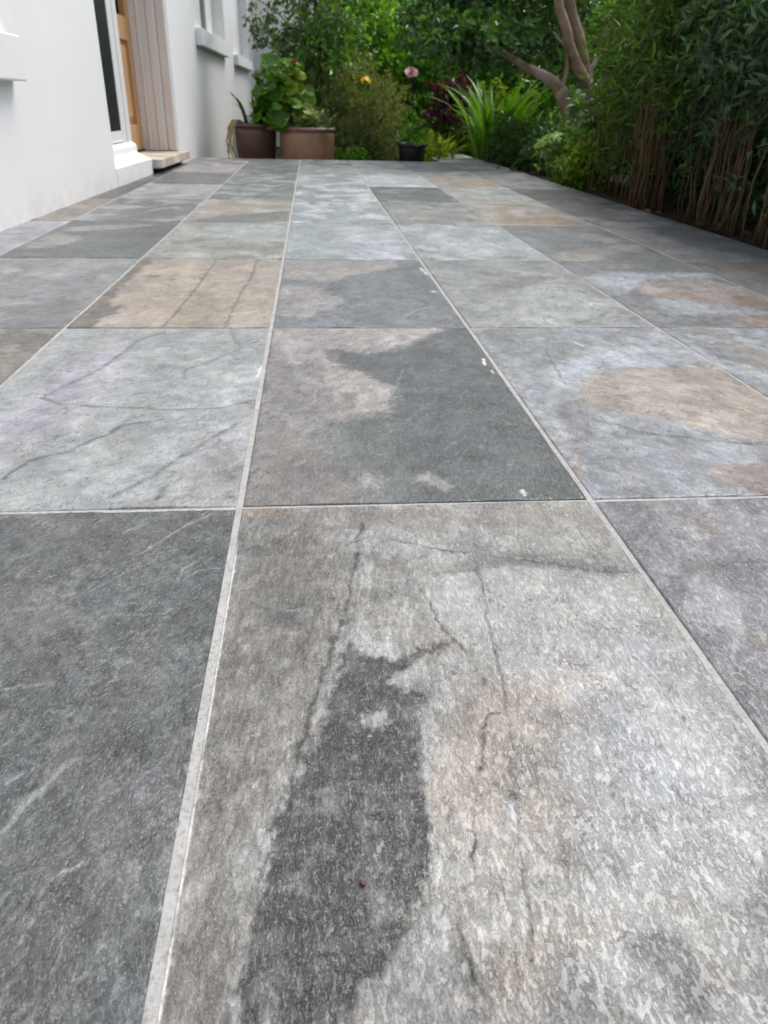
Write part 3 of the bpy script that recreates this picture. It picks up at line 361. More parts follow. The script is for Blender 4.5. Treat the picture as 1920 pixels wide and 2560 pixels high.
def sheet(name, x0, x1, y0, y1, z, mat, nx=2, ny=2, amp=0, seed=0, freq=1.0):
    xs, ys = np.meshgrid(np.linspace(x0, x1, nx), np.linspace(y0, y1, ny)); xs = xs.ravel(); ys = ys.ravel()
    zz = np.full(len(xs), z) + (amp*fbm(xs*freq, ys*freq, seed) if amp else 0)
    i, j = np.meshgrid(np.arange(nx-1), np.arange(ny-1)); a = (j*nx+i).ravel()
    o = bpy.data.objects.new(name, mesh_np(name, np.c_[xs, ys, zz], np.c_[a, a+1, a+nx+1, a+nx], mat))
    return link(o)
tag(sheet('ground', -150, 150, -150, 150, -.16, MAT['soil'], 40, 40), kind='structure')
tag(sheet('planting_bed', XE+.012, 4.4, -2.5, 9.5, -.03, MAT['soil'], 70, 240, .025, 5, 3.0), kind='structure')
patio = MB().box((-1.40, -2.0, -.30), (XE, YE, -.013)).build('patio', MAT['slab']); tag(patio, kind='structure')
sh = sheet('grout', -1.38, XE-.001, -1.99, YE-.001, -.0014, MAT['grout'], 2, 2); sh.parent = patio
pth = MB().box((1.24, YE+.01, -.20), (XE+.02, 9.4, -.012)).build('path', MAT['path'], None, False, .006); tag(pth, kind='structure')

KT = .59                        # pigment of the tiles: display value -> albedo
DEFAULTS = [dict(base=(150,153,152), mot=[((170,172,172),.06,.45,.7),((130,132,132),.05,.4,.6)], pat=[], cr=[], streak=(.5,.3)),
            dict(base=(118,123,124), mot=[((134,138,138),.05,.45,.7),((124,117,121),.06,.4,.7)], pat=[], cr=[], streak=(-.5,.5)),
            dict(base=(165,156,146), mot=[((178,170,162),.06,.45,.7),((140,133,124),.05,.4,.6)], pat=[], cr=[], streak=(.9,.3))]
def tile_color(P, d, seed):
    x, y = P[:, 0], P[:, 1]; n = len(P)
    C = np.tile(lin(d['base']), (n, 1)); H = np.zeros(n)
    for k, (rgb, s, cov, st) in enumerate(d['mot']):
        f = fbm(x/s*.5+seed*3.1+k*11, y/s*.42, seed+k*7, 5, .6)
        w = sstep(.55-cov-.06, .55-cov+.15, f)*st
        C += (lin(rgb)-C)*w[:, None]
    wx = fbm(x*26, y*26, seed+50, 4); wy = fbm(x*26+40, y*26, seed+51, 4)
    fx = fbm(x*130, y*90, seed+52, 3); fy = fbm(x*130+9, y*90, seed+53, 3)
    rag = fbm(x*85, y*60, seed+56, 5, .75)
    for k, (poly, rgb, soft, warp, st) in enumerate(d['pat']):
        Q = np.c_[x+wx*warp*1.15+fx*min(warp, .008)*.6, y+wy*warp*1.4+fy*min(warp, .008)*.8]
        sdv = poly_sd(Q, poly)+rag*(.0055+soft*1.2); w = (1-sstep(-soft, soft, sdv))
        w = w*(1-.35*sstep(.0, .55, fbm(x*14+k, y*70, seed+65, 4, .65))*(soft > .003))
        w = w*st*(1 - (.16 if soft < .003 else .45)*sstep(-.15, .5, fbm(x*48+k, y*33, seed+60+k, 4, .65)))
        C += (lin(rgb)-C)*w[:, None]
        if soft < .009: H += .00022*(1-sstep(-.004, .004, sdv))*(1 if sum(rgb) > 400 else -1)
    C *= np.clip(1+.38*fbm(x*9, y*7, seed+57, 4)+.26*fbm(x*46, y*30, seed+58, 5, .7), .4, 1.8)[:, None]
    hue = fbm(x*15+5, y*11, seed+59, 4)[:, None]*np.array([.05, .012, -.05]); C *= 1+hue
    # cleft layers: shallow terraces with ragged, crisp edges
    cl = d.get('cleft', 1.0)
    tf = fbm(x*7+wx*.25, y*4.6+wy*.25, seed+33, 5, .62)*3.4+.05*rag
    fr = tf-np.floor(tf); step = np.floor(tf)+sstep(.0, d.get('edgew', .07), fr)
    H += .0008*cl*step
    C *= (1+.05*cl*np.sin(step*2.4))[:, None]
    lip = np.exp(-((fr-.02)/.03)**2)*sstep(-.25, .25, fbm(x*18, y*14, seed+34, 3)); C *= (1-.30*cl*lip*1.5)[:, None]
    ang, amt = d.get('streak', (.5, .3))
    ca, sa = math.cos(ang), math.sin(ang)
    u, v = x*ca-y*sa, x*sa+y*ca           # grain running along v
    g = fbm(u*230, v*55, seed+70, 4, .6)
    g_ = fbm(u*78, v*17, seed+71, 4, .62); sm = 1-d.get('fade', 0)*sstep(.05, .17, x+.1*(y-.5)+wx*.03); C *= np.clip(1+(g*amt*.6+g_*(.12+amt*.38))*sm, .45, 1.7)[:, None]; H += .00038*g+.0005*g_
    if d.get('vein'):
        u, v = x*.78-y*.62, x*.62+y*.78
        r = 1-np.abs(fbm(u*38+wx*.9, v*9+wy*.3, seed+80, 4, .6)); w = sstep(.92, 1.0, r)*sstep(-.25, .3, fbm(x*14, y*11, seed+82, 3))*d['vein']
        C += (lin((176,180,180))-C)*(w*.62)[:, None]
        r = 1-np.abs(fbm(u*120, v*30, seed+84, 3, .6)); w = sstep(.9, 1.0, r)*.35*d['vein']
        C += (lin((178,182,182))-C)*w[:, None]
    if d.get('pit'):
        f = fbm(x*75, y*48, seed+90, 3); w = sstep(.52, .72, f)*d['pit']*.6
        C *= (1-w*.55)[:, None]; H -= .0003*w
    cw = fbm(x*70, y*70, seed+55, 3)
    for k, (pts, wd, st) in enumerate(d['cr']):
        Q = np.c_[x+wx*.006+fx*.0022, y+wy*.008+fy*.003]
        wv = wd*(1+.7*cw)
        wv = wv*(1.7 if y.mean() > 1 else 1.25)
        w = np.exp(-(line_d(Q, pts)/np.maximum(wv, wd*.35))**2)*np.clip(.75+.8*fbm(x*40, y*40, seed+k, 2), 0, 1)
        if st > 0: C *= (1-w*np.minimum(st*1.1, .92))[:, None]; H -= .0005*w*st
        else: C += (lin((205,208,206))-C)*(w*-st)[:, None]; H += .00015*w
    ns, sst = d.get('scr', (0, 0)); rs = np.random.default_rng(seed)
    for k in range(ns):             # short thin scratches (light) or splits (dark)
        c0 = np.array([rs.uniform(x.min(), x.max()), rs.uniform(y.min(), y.max())]); an = rs.normal(.85 if sst > 0 else 2.0, .38); ln = rs.uniform(.006, .03)*(1.6 if k % 7 == 0 else 1)
        dv = np.array([math.cos(an), math.sin(an)]); m_ = c0+dv*ln*.5+np.array([-dv[1], dv[0]])*rs.normal(0, .12)*ln
        near_ = (np.abs(x-c0[0]) < .06) & (np.abs(y-c0[1]) < .06)
        if not near_.any(): continue
        Q = np.c_[x[near_]+fx[near_]*.0015, y[near_]+fy[near_]*.0015]; w = np.exp(-(line_d(Q, [c0, m_, c0+dv*ln])/rs.uniform(.0007, .0012))**2)*abs(sst)*rs.uniform(.4, 1)
        if sst > 0: C[near_] += (lin((200,204,204))-C[near_])*w[:, None]
        else: C[near_] *= (1-w*.8)[:, None]; H[near_] -= .0004*w
    for pts, rad in d.get('wht', []):
        w = 1-sstep(rad*.5, rad*1.1, line_d(P, pts)+.003*fx+rad*.5*cw)
        C += (np.array([.82, .82, .80])-C)*(w*.9)[:, None]; H += .0005*w
    for pt, rad in d.get('dots', []):
        w = 1-sstep(rad*.3, rad, line_d(P, [pt, (pt[0]+rad*.6, pt[1])])+rad*.35*cw); C *= (1-w*.6)[:, None]
    lum = C.mean(1, keepdims=True); C = C*np.clip(lum/.34, .3, 2.2)**.28      # stronger light / dark pigment contrast
    return np.clip(C*KT*d.get('gain', 1), .01, .9), H

def make_tile(c, r):
    rng = random.Random(c*57+r*131)
    d = TILES.get((c, r)) or DEFAULTS[rng.randrange(3)]
    y0, y1 = Y0+(r-1)*T+JY/2, Y0+r*T-JY/2
    x0, x1 = X0+(c-1)*W+JX/2, X0+c*W-JX/2
    if c == 0: x0 = -1.36
    near = {0: (.0030, .0036), 1: (.0032, .0042), 2: (.0042, .0085), 3: (.006, .014)}.get(r, (.009, .024))
    if (c, r) == (3, 0): near = (.0018, .0020)
    if (c, r) == (2, 0): near = (.0023, .0026)
    if r < 0 or (r == 0 and c not in (2, 3, 4)) or (r == 1 and c in (0, 6)): near = (.012, .012)
    nx = max(4, int((x1-x0)/near[0])); ny = max(4, int((y1-y0)/near[1]))
    gx = np.concatenate([[x0], np.linspace(x0+.0009, x1-.0009, nx-2), [x1]]); gy = np.concatenate([[y0], np.linspace(y0+.0009, y1-.0009, ny-2), [y1]])
    X, Y = np.meshgrid(gx, gy); P = np.c_[X.ravel(), Y.ravel()]
    seed = (c+3)*101+(r+3)*17
    C, H = tile_color(P, d, seed); H = np.maximum(H-np.percentile(H, 35), -.0005)
    if d.get('edge'):       # bright cement residue along the left joint of this tile
        e = P[:, 0]-x0; w = (1-sstep(.0012, .0026, e+.0012*fbm(P[:, 1]*90, P[:, 0]*9, 7, 3)))*sstep(.78, .70, P[:, 1])*sstep(-.7, .0, fbm(P[:, 1]*22, P[:, 0]*0+3, 9, 5, .7))
        C += (np.array([.80, .79, .75])-C)*w[:, None]
    # hairline chips at the tile edges
    eb = np.minimum(np.minimum(P[:, 0]-x0, x1-P[:, 0]), np.minimum(P[:, 1]-y0, y1-P[:, 1]))
    w = (1-sstep(.0, .003, eb))*sstep(.2, .6, fbm(P[:, 0]*80, P[:, 1]*80, seed+99, 3)); C *= (1-.3*w)[:, None]; H -= .0003*w
    bord = np.zeros((ny, nx), bool); bord[0] = bord[-1] = True; bord[:, 0] = bord[:, -1] = True; bord = bord.ravel()
    Z = H + np.where(bord, -.0012-H, 0) + rng.uniform(-.0003, .0003) + (P[:, 0]-x0)/W*rng.uniform(-.0006, .0006) + (P[:, 1]-y0)/T*rng.uniform(-.0006, .0006)
    V = np.c_[P, Z]
    i, j = np.meshgrid(np.arange(nx-1), np.arange(ny-1)); a = (j*nx+i).ravel()
    F = np.c_[a, a+1, a+nx+1, a+nx]
    ring = np.concatenate([np.arange(nx), np.arange(1, ny)*nx+nx-1, (ny-1)*nx+np.arange(nx-2, -1, -1), np.arange(ny-2, 0, -1)*nx])
    S = V[ring].copy(); S[:, 2] = -.0125; k = np.arange(len(ring)); k2 = (k+1) % len(ring); nv = len(V)
    F = np.r_[F, np.c_[ring[k2], ring[k], nv+k, nv+k2]]
    V = np.r_[V, S]; C = np.r_[C, C[ring]]
    org = np.array([(x0+x1)/2, (y0+y1)/2, 0]); V = V-org
    o = bpy.data.objects.new('tile', mesh_np('tile', V, F, MAT['tile'], True, C)); o.location = org
    link(o, patio)
for r in range(-1, 9):
    for c in range(0, 7):
        make_tile(c, r)

# ------------------------------------------------------------------ the house (u along the wall, v out of it)
house = empty('house', (-1.2608, 0, 0)); house.rotation_euler.z = -math.atan(.0289)
tag(house, 'white rendered house with a pine door and deep set windows along the paving', 'house')
# local frame: x = v (out of the wall), y = u (along the wall)
OPEN = [(2.62, 3.47, .66, 1.75), (4.885, 6.906, -.01, 1.95), (8.62, 10.39, 1.045, 2.05), (11.62, 13.2, .985, 2.05)]
def wall_mesh():
    bm = bmesh.new()
    us = sorted({-2.6, 13.72} | {v for o in OPEN for v in o[:2]}); zs = sorted({-.25, 2.5} | {v for o in OPEN for v in o[2:]})
    hole = lambda u, z: any(o[0] < u < o[1] and o[2] < z < o[3] for o in OPEN)
    vc = {}
    def vt(v, u, z):
        k = (round(v, 4), round(u, 4), round(z, 4))
        if k not in vc: vc[k] = bm.verts.new(k)
        return vc[k]
    D = -.32
    for i in range(len(us)-1):
        for j in range(len(zs)-1):
            u0, u1, z0, z1 = us[i], us[i+1], zs[j], zs[j+1]; h = hole((u0+u1)/2, (z0+z1)/2)
            if not h:
                bm.faces.new([vt(0, u0, z0), vt(0, u1, z0), vt(0, u1, z1), vt(0, u0, z1)])
                for (a, b, cu, cz) in ((( u0, z0), (u1, z0), (u0+u1)/2, z0-.001), ((u1, z0), (u1, z1), u1+.001, (z0+z1)/2), ((u1, z1), (u0, z1), (u0+u1)/2, z1+.001), ((u0, z1), (u0, z0), u0-.001, (z0+z1)/2)):
                    out = cu < us[0] or cu > us[-1] or cz < zs[0] or cz > zs[-1]
                    if out or hole(cu, cz):
                        bm.faces.new([vt(0, *b), vt(0, *a), vt(D, *a), vt(D, *b)])
    bmesh.ops.recalc_face_normals(bm, faces=bm.faces)
    me = bpy.data.meshes.new('wall'); bm.to_mesh(me); bm.free(); me.materials.append(MAT['plaster']); return me
w = link(bpy.data.objects.new('wall', wall_mesh()), house)
b = w.modifiers.new('bevel', 'BEVEL'); b.width = .012; b.segments = 3; b.limit_method = 'ANGLE'; b.angle_limit = math.radians(50)
MB().box((-1.2, -2.6, -.25), (-.325, 13.72, 2.5)).build('interior_light_block', MAT['void'], house)  # unseen dark box added behind the openings to stop light leaks
MB().box((.002, 13.72, -.25), (3.0, 14.1, 2.5)).build('side_wall', MAT['plaster'], house, False, .01)
MB().box((-1.3, -2.75, 2.5), (.10, 14.2, 2.6)).build('eaves', MAT['white'], house)

def window(o, dep, sill_u, sill_z, sill_v, glass_u, label=None):
    u0, u1, z0, z1 = o
    win = MB()
    f = .05
    win.box((-dep-.05, u0+.001, z0+.001), (-dep, glass_u[0], z1-.001)); win.box((-dep-.05, glass_u[1], z0+.001), (-dep, u1-.001, z1-.001))
    win.box((-dep-.048, glass_u[0], z0+.001), (-dep-.002, glass_u[1], z0+.03)); win.box((-dep-.048, glass_u[0], z1-f), (-dep-.002, glass_u[1], z1-.001))
    win = win.build('window', MAT['white'], house)
    if label: win['label'] = label
    MB().box((-dep-.030, glass_u[0]+.002, z0+.031), (-dep-.022, glass_u[1]-.002, z1-f-.002)).build('pane', MAT['pane'], win)
    prof = [(-dep-.002, sill_z[0]+.02), (.001, sill_z[0]), (sill_v, sill_z[0]), (sill_v, sill_z[1]-.012), (-dep-.002, sill_z[1]+.012)]
    m = MB(); n = len(prof)
    # sill: wide outside the wall, only as wide as the opening inside
    m.box((.001, sill_u[0], sill_z[0]), (sill_v, sill_u[1], sill_z[1]-.006))
    MB_ = m.build('sill', MAT['plaster'], win, False, .006)
    MB().box((-dep-.002, u0+.002, z0-.004), (.0, u1-.002, z0+.012)).build('inner_sill', MAT['plaster'], win, False, .003)
window(OPEN[0], .11, (2.5, 3.53), (.502, .662), .055, (2.70, 3.39))
window(OPEN[2], .125, (8.22, 10.27), (.905, 1.05), .06, (8.70, 9.86))
window(OPEN[3], .125, (11.15, 13.05), (.868, .99), .06, (11.7, 12.2))

# the entrance: glazed side panel over a moulded sill, pine door set back, painted surround, stone step
ent = MB()
U0, UM, U1 = 4.885, 5.84, 6.906
prof = [(-.319, -.02), (.001, -.02), (.001, .097), (-.0885, .1335), (-.0905, .150), (-.0905, .172), (-.094, .184), (-.101, .191), (-.112, .195), (-.116, .202), (-.319, .202)]
m = MB(); n = len(prof); m.add([(v, U0+.001, z) for v, z in prof]+[(v, UM, z) for v, z in prof], [tuple(range(n)), tuple(range(2*n-1, n-1, -1))]+[(i, i+n, (i+1) % n+n, (i+1) % n) for i in range(n)])
m.build('side_panel_sill', MAT['plaster'], house, False, .006)
sp = MB()
sp.box((-.165, 5.60, .2025), (-.118, UM-.001, 1.948)); sp.box((-.165, U0+.001, .2025), (-.118, 4.97, 1.948)); sp.box((-.16, 4.97, .2025), (-.1195, 5.60, .272)); sp.box((-.16, 4.97, 1.88), (-.1195, 5.60, 1.948))
sidep = sp.build('side_window', MAT['white'], house, False, .003)
MB().box((-.118, 5.715, .203), (-.1125, 5.76, 1.947)).build('bead', MAT['white'], sidep, False, .004)
MB().box((-.119, 5.02, .205), (-.112, 5.60, .218)).build('lower_bead', MAT['white'], sidep, False, .003)
MB().box((-.150, 4.972, .273), (-.1225, 5.599, 1.879)).build('dark_pane', MAT['dark'], sidep)
# door frame post between panel and door
MB().box((-.319, 5.78, .2025), (-.166, UM-.002, 1.947)).build('door_post', MAT['white'], house)
# door
dv = -.268
door = MB(); z0, z1 = .108, 1.90; ua, ub = 5.845, 6.842
cols = [(ua, ua+.12), (6.285, 6.40), (ub-.115, ub)]
rails = [(z0, .285), (.835, .985), (z1-.12, z1)]
for a, c_ in cols: door.box((dv-.045, a, z0), (dv, c_, z1))
for a, c_ in rails:
    door.box((dv-.044, cols[0][1], a), (dv-.0012, cols[1][0], c_)); door.box((dv-.044, cols[1][1], a), (dv-.0012, cols[2][0], c_))
door = door.build('door', MAT['wood'], house, False, .003)
for pu in ((cols[0][1], cols[1][0]), (cols[1][1], cols[2][0])):
    for pz in ((.285, .835), (.985, z1-.12)):
        a, c_ = pu; e, g = pz; q = MB()
        # raised and fielded panel
        def ringp(off, v): return [(v, a+off, e+off), (v, c_-off, e+off), (v, c_-off, g-off), (v, a+off, g-off)]
        V = ringp(.001, dv-.028)+ringp(.02, dv-.028)+ringp(.055, dv-.012); F = []
        for k in range(2):
            for i in range(4): F.append((k*4+i, k*4+(i+1) % 4, k*4+4+(i+1) % 4, k*4+4+i))
        F.append((8, 9, 10, 11)); q.add(V, F).build('panel', MAT['wood'], door)
MB().lathe([(0, 0), (.018, 0), (.02, .02), (.03, .035), (.03, .055), (.018, .065), (0, .066)], 16).build('door_knob', MAT['stone'], door, True)
kn = door.children[-1]; kn.rotation_euler = (0, math.pi/2, 0); kn.location = (dv, 5.93, .95)
MB().box((dv-.01, ua, .094), (dv+.012, ub, .1075)).build('threshold', MAT['void'], house)
# far jamb: stacked vertical mouldings stepping out towards the wall face
jb = MB()
jb.box((-.318, 6.845, .0955), (-.225, 6.905, 1.948)); jb.build('door_lining', MAT['cream'], house, False, .004)
MB().box((-.2245, 6.838, .0955), (-.196, 6.904, 1.948)).build('moulding', MAT['white'], house, False, .009, 3)
MB().box((-.1955, 6.848, .0955), (-.150, 6.905, 1.948)).build('moulding', MAT['white'], house, False, .004)
MB().box((-.1495, 6.842, .0955), (-.080, 6.904, 1.948)).build('moulding', MAT['white'], house, False, .012, 3)
MB().box((-.0795, 6.854, .0955), (-.006, 6.9045, 1.948)).build('moulding', MAT['cream'], house, False, .014, 3)
MB().box((-.319, 4.886, 1.90), (-.10, 6.905, 1.949)).build('door_head', MAT['white'], house)
# step
m = MB(); us_ = 5.846; ue = 6.99
pts = [(-.30, us_), (.035, us_), (.062, us_+.05), (.064, ue), (-.001, ue), (-.001, 6.904), (-.30, 6.904)]
n = len(pts); m.add([(v, u, .034) for v, u in pts]+[(v, u, .094) for v, u in pts], [tuple(range(n-1, -1, -1)), tuple(range(n, 2*n))]+[(i, (i+1) % n, (i+1) % n+n, i+n) for i in range(n)])
st = m.build('doorstep', MAT['stone'], house, False, .006); st['label'] = 'worn sandstone slab step under the door'
MB().box((-.30, 5.85, -.02), (-.03, 6.9, .0335)).build('step_gap_shade', MAT['void'], house)  # set-back box, its near-black colour stands in for shade under the slab

# ------------------------------------------------------------------ plants
def unit(a): return a/np.maximum(np.linalg.norm(a, axis=-1, keepdims=True), 1e-9)
def leaf_mesh(name, P, D, N, Ln, Wd, Cc, mat, fold=.18, curl=.15):
    """one mesh of folded, slightly curled leaves: base, two sides, midrib point, tip"""
    D = unit(D); S = unit(np.cross(D, N)); N = np.cross(S, D); n = len(P)
    Ln = np.broadcast_to(Ln, n)[:, None]; Wd = np.broadcast_to(Wd, n)[:, None]
    base = P; mid = P+D*Ln*.45-N*Ln*fold*.25
    Lf = P+D*Ln*.42+S*Wd*.5+N*Wd*fold; Rt = P+D*Ln*.42-S*Wd*.5+N*Wd*fold; tip = P+D*Ln-N*Ln*curl
    V = np.stack([base, Lf, mid, Rt, tip], 1).reshape(-1, 3)
    k = (np.arange(n)*5)[:, None]
    F = np.concatenate([k+[0, 2, 1], k+[0, 3, 2], k+[1, 2, 4], k+[2, 3, 4]])
    return mesh_np(name, V, F, mat, False, np.repeat(Cc, 5, 0))
def pal(rng, n, palette, jitter=.25):
    p = np.asarray(palette, float); w = rng.random(n)*(len(p)-1); i = np.minimum(w.astype(int), len(p)-2); f = (w-i)[:, None]
    return (p[i]*(1-f)+p[i+1]*f)*(1+jitter*rng.uniform(-1, 1, (n, 1)))
def lumpy(rng, n, cen, rad, shell=.45, cut=None, lump=.22):
    d = unit(rng.normal(size=(n, 3))); r = rng.random(n)**shell
    ph = rng.uniform(0, 6.28, 6); l = 1+lump*(np.sin(d[:, 0]*4.1+ph[0])*np.sin(d[:, 2]*3.7+ph[1])+.6*np.sin(d[:, 1]*6.3+ph[2]+d[:, 2]*5))
    p = np.asarray(cen)+d*r[:, None]*l[:, None]*np.asarray(rad)
    return p, d
def foliage(name, seed, cen, rad, clumps, per, ln, wd, palette, mat, parent, zmin=None, twig=.16, up=.25, shell=.45, clumpvar=.35, box=False, spread=.85, jit=.25, flat=.7):
    rng = np.random.default_rng(seed)
    if box:
        p = np.asarray(cen)+rng.uniform(-1, 1, (clumps, 3))*np.asarray(rad); d = unit(rng.normal(size=(clumps, 3)))
    else: p, d = lumpy(rng, clumps, cen, rad, shell)
    if zmin is not None:
        k = p[:, 2] > zmin; p, d = p[k], d[k]
    m = len(p)
    tw = unit(d*.6+rng.normal(size=(m, 3))*.5+[0, 0, up])
    P = np.repeat(p, per, 0)+np.repeat(tw, per, 0)*(rng.random((m*per, 1))-.3)*twig
    Dv = unit(np.repeat(tw, per, 0)*.45+unit(rng.normal(size=(m*per, 3)))*spread)
    Nv = unit(rng.normal(size=(m*per, 3))*.55+[0, 0, flat])
    Cc = pal(rng, m*per, palette, jit)*np.repeat(1+clumpvar*rng.uniform(-1, 1, (m, 1)), per, 0)
    sz = rng.uniform(.6, 1.25, m*per)
    o = bpy.data.objects.new(name, leaf_mesh(name, P-np.asarray(parent.location), Dv, Nv, ln*sz, wd*sz, np.clip(Cc, .003, .9), mat))
    link(o, parent); return o, p
def limb(parent, name, pts, r0, r1, mat, seg=8, wob=.0, seed=0):
    rng = random.Random(seed); n = len(pts); loc = parent.location
    # smooth the polyline
    q = []
    for i in range(n-1):
        a, b_, c_, d_ = (Vector(pts[max(0, i-1)]), Vector(pts[i]), Vector(pts[i+1]), Vector(pts[min(n-1, i+2)]))
        for k in range(4):
            t = k/4; q.append(.5*((2*b_)+(c_-a)*t+(2*a-5*b_+4*c_-d_)*t*t+(3*b_-a-3*c_+d_)*t**3))
    q.append(Vector(pts[-1])); m = len(q)
    q = [v+Vector((rng.uniform(-wob, wob), rng.uniform(-wob, wob), 0))-loc for v in q]
    return MB().tube(q, [r0+(r1-r0)*i/(m-1) for i in range(m)], seg).build(name, mat, parent, True)
def stems_to(parent, pts, k, base, r, mat, seed, name='stem'):
    rng = random.Random(seed); ids = rng.sample(range(len(pts)), min(k, len(pts)))
    for i in ids:
        e = Vector(pts[i]); s = Vector(base)+Vector((rng.uniform(-.06, .06), rng.uniform(-.06, .06), 0)); md = s.lerp(e, .5)+Vector((rng.uniform(-.05, .05), rng.uniform(-.05, .05), .08))
        limb(parent, name, [s, md, e], r, r*.35, mat, 5, .004, seed+i)

DEEP = [(0.022, 0.06, 0.015), (0.048, 0.115, 0.027), (0.081, 0.175, 0.044)]
MID = [(0.046, 0.149, 0.014), (0.101, 0.284, 0.022), (0.176, 0.405, 0.038)]
BRIGHT = [(0.062, 0.175, 0.013), (0.125, 0.3, 0.015), (0.213, 0.425, 0.025)]
OLIVE = [(0.091, 0.13, 0.046), (0.169, 0.221, 0.078), (0.26, 0.312, 0.13)]
GREYG = [(0.062, 0.094, 0.05), (0.125, 0.175, 0.088), (0.213, 0.263, 0.163)]
BLUEG = [(0.034, 0.086, 0.044), (0.075, 0.149, 0.081), (0.161, 0.253, 0.161)]
YELLOWG = [(0.115, 0.196, 0.014), (0.218, 0.345, 0.023), (0.345, 0.437, 0.046)]
PURPLE = [(0.027, 0.006, 0.015), (0.068, 0.015, 0.033), (0.112, 0.027, 0.053)]

def shrub(name, label, cat, base, cen, rad, clumps, per, ln, wd, palette, seed, mat='leaf', stems=5, sr=.008, smat='darkbark', group=None, **k):
    e = empty(name, base); tag(e, label, cat, group)
    o, p = foliage('foliage', seed, cen, rad, clumps, per, ln, wd, palette, MAT[mat], e, **k); o['kind'] = 'stuff'
    if stems: stems_to(e, p, stems, base, sr, MAT[smat], seed)
    return e

# --- pots
def pot(name, label, loc, prof, mat, rim=None, rimmat=None, soil_r=.2, soil_z=.2, seg=44):
    e = empty(name, loc); tag(e, label, 'flowerpot', 'pots along the end of the paving')
    MB().lathe(prof, seg, .004).build('pot_body', MAT[mat], e, True)
    if rim: MB().lathe(rim, seg).build('rim', MAT[rimmat], e, True)
    MB().lathe([(0, soil_z), (soil_r*.6, soil_z+.01), (soil_r, soil_z-.004)], 24).build('compost', MAT['compost'], e, True)
    return e
GZ = -.16
pot('flowerpot', 'dark brown glazed flowerpot beside the white wall', (-.53, 8.22, GZ), [(0, 0), (.145, 0), (.155, .01), (.185, .16), (.20, .34), (.205, .40), (.19, .40), (.18, .34), (.16, .2)], 'potdark', [(.1915, .402), (.206, .402), (.216, .412), (.217, .432), (.208, .442), (.192, .44), (.186, .43)], 'potdark', .178, .405)
pot('flowerpot', 'wide mid brown glazed flowerpot with a pinkish rim under the geranium', (-.035, 8.13, GZ), [(0, 0), (.215, 0), (.225, .01), (.25, .12), (.262, .25), (.262, .34), (.255, .385), (.24, .385), (.235, .3)], 'pot', [(.238, .383), (.262, .386), (.27, .395), (.27, .41), (.26, .418), (.245, .416), (.234, .4)], 'potrim', .236, .385)
pot('flowerpot', 'small black plastic flowerpot at the end of the paving', (.975, 8.06, GZ), [(0, 0), (.105, 0), (.112, .004), (.128, .265), (.128, .27), (.122, .27), (.115, .2)], 'plastic', [(.123, .268), (.140, .268), (.144, .275), (.144, .297), (.138, .302), (.126, .302), (.121, .29)], 'plastic', .12, .265)

# --- strap leaves
def strap_mesh(name, L, wd, bend, mat, col, seed, seg=7, twist=.3):
    rng = random.Random(seed); V = []; C_ = []; F = []
    for i in range(seg+1):
        t = i/seg; ang = bend*t*t; x = L*(t*math.sin(ang*.7)); z = L*t*math.cos(ang*.62)
        w = wd*(.55+.9*t*(1-t)*2.2)*(1-t**5)*.5+.0004
        tw = twist*t; cx, sx = math.cos(tw), math.sin(tw)
        for s, h in ((-1, .25), (0, 0), (1, .25)):
            V.append((x+s*w*sx+h*w*.5, s*w*cx, z)); C_.append(np.array(col)*(.8+.35*t)*(1.15 if s == 0 else 1))
    for i in range(seg):
        for s in (0, 1): F.append((i*3+s, i*3+s+1, i*3+s+4, i*3+s+3))
    return mesh_np(name, np.array(V), np.array(F), mat, True, np.array(C_))
def strap_plant(name, label, loc, n, L, wd, bend, palette, seed, spread=.07, cat='plant', mat='leaf', lean=.3, variants=5, group=None):
    rng = random.Random(seed); e = empty(name, loc); tag(e, label, cat, group)
    nr = np.random.default_rng(seed); cs = pal(nr, variants, palette, .15)
    ms = [strap_mesh('leaf', L*rng.uniform(.7, 1.1), wd*rng.uniform(.8, 1.2), bend*rng.uniform(.4, 1.3), MAT[mat], cs[i], seed+i, 7, rng.uniform(-.6, .6)) for i in range(variants)]
    for i in range(n):
        o = link(bpy.data.objects.new('leaf', ms[i % variants]), e); a = rng.uniform(0, 6.283); r = spread*rng.random()**.5
        o.location = (r*math.cos(a), r*math.sin(a), 0); o.rotation_euler = (rng.uniform(-.08, .08), rng.uniform(0, lean), a+rng.uniform(-.5, .5)); s = rng.uniform(.65, 1.1); o.scale = (s, s, s)
    return e
strap_plant('strap_leaf_plant', 'dark green strap leaved plant growing in the dark brown pot', (-.53, 8.22, GZ+.40), 26, .34, .034, 1.0, [(.02, .06, .012), (.045, .11, .02)], 11, .1, lean=.6)
# dry hanging leaves over the dark pot's side
e = empty('withered_leaves', (-.70, 8.12, GZ+.42)); tag(e, 'withered straw coloured leaves hanging over the dark brown pot', 'dry leaves')
rng = random.Random(5)
for i in range(12):
    y = rng.uniform(-.03, .05); x = rng.uniform(-.03, .03); l = rng.uniform(.2, .40)
    pts = [(x+.06, y, .02), (x, y-.01, .05), (x-.045, y-.02, -.02), (x-.06+rng.uniform(-.02, .02), y-.03, -l*.6), (x-.05+rng.uniform(-.03, .04), y-.03, -l)]
    V = []; F = []
    wd = rng.uniform(.004, .010)
    for k, q in enumerate(pts): V += [(q[0]-wd, q[1], q[2]), (q[0]+wd, q[1]-.004, q[2])]
    for k in range(len(pts)-1): F.append((2*k, 2*k+1, 2*k+3, 2*k+2))
    MB().add(V, F).build('dry_leaf', MAT['straw' if i % 3 else 'pale'], e, True)

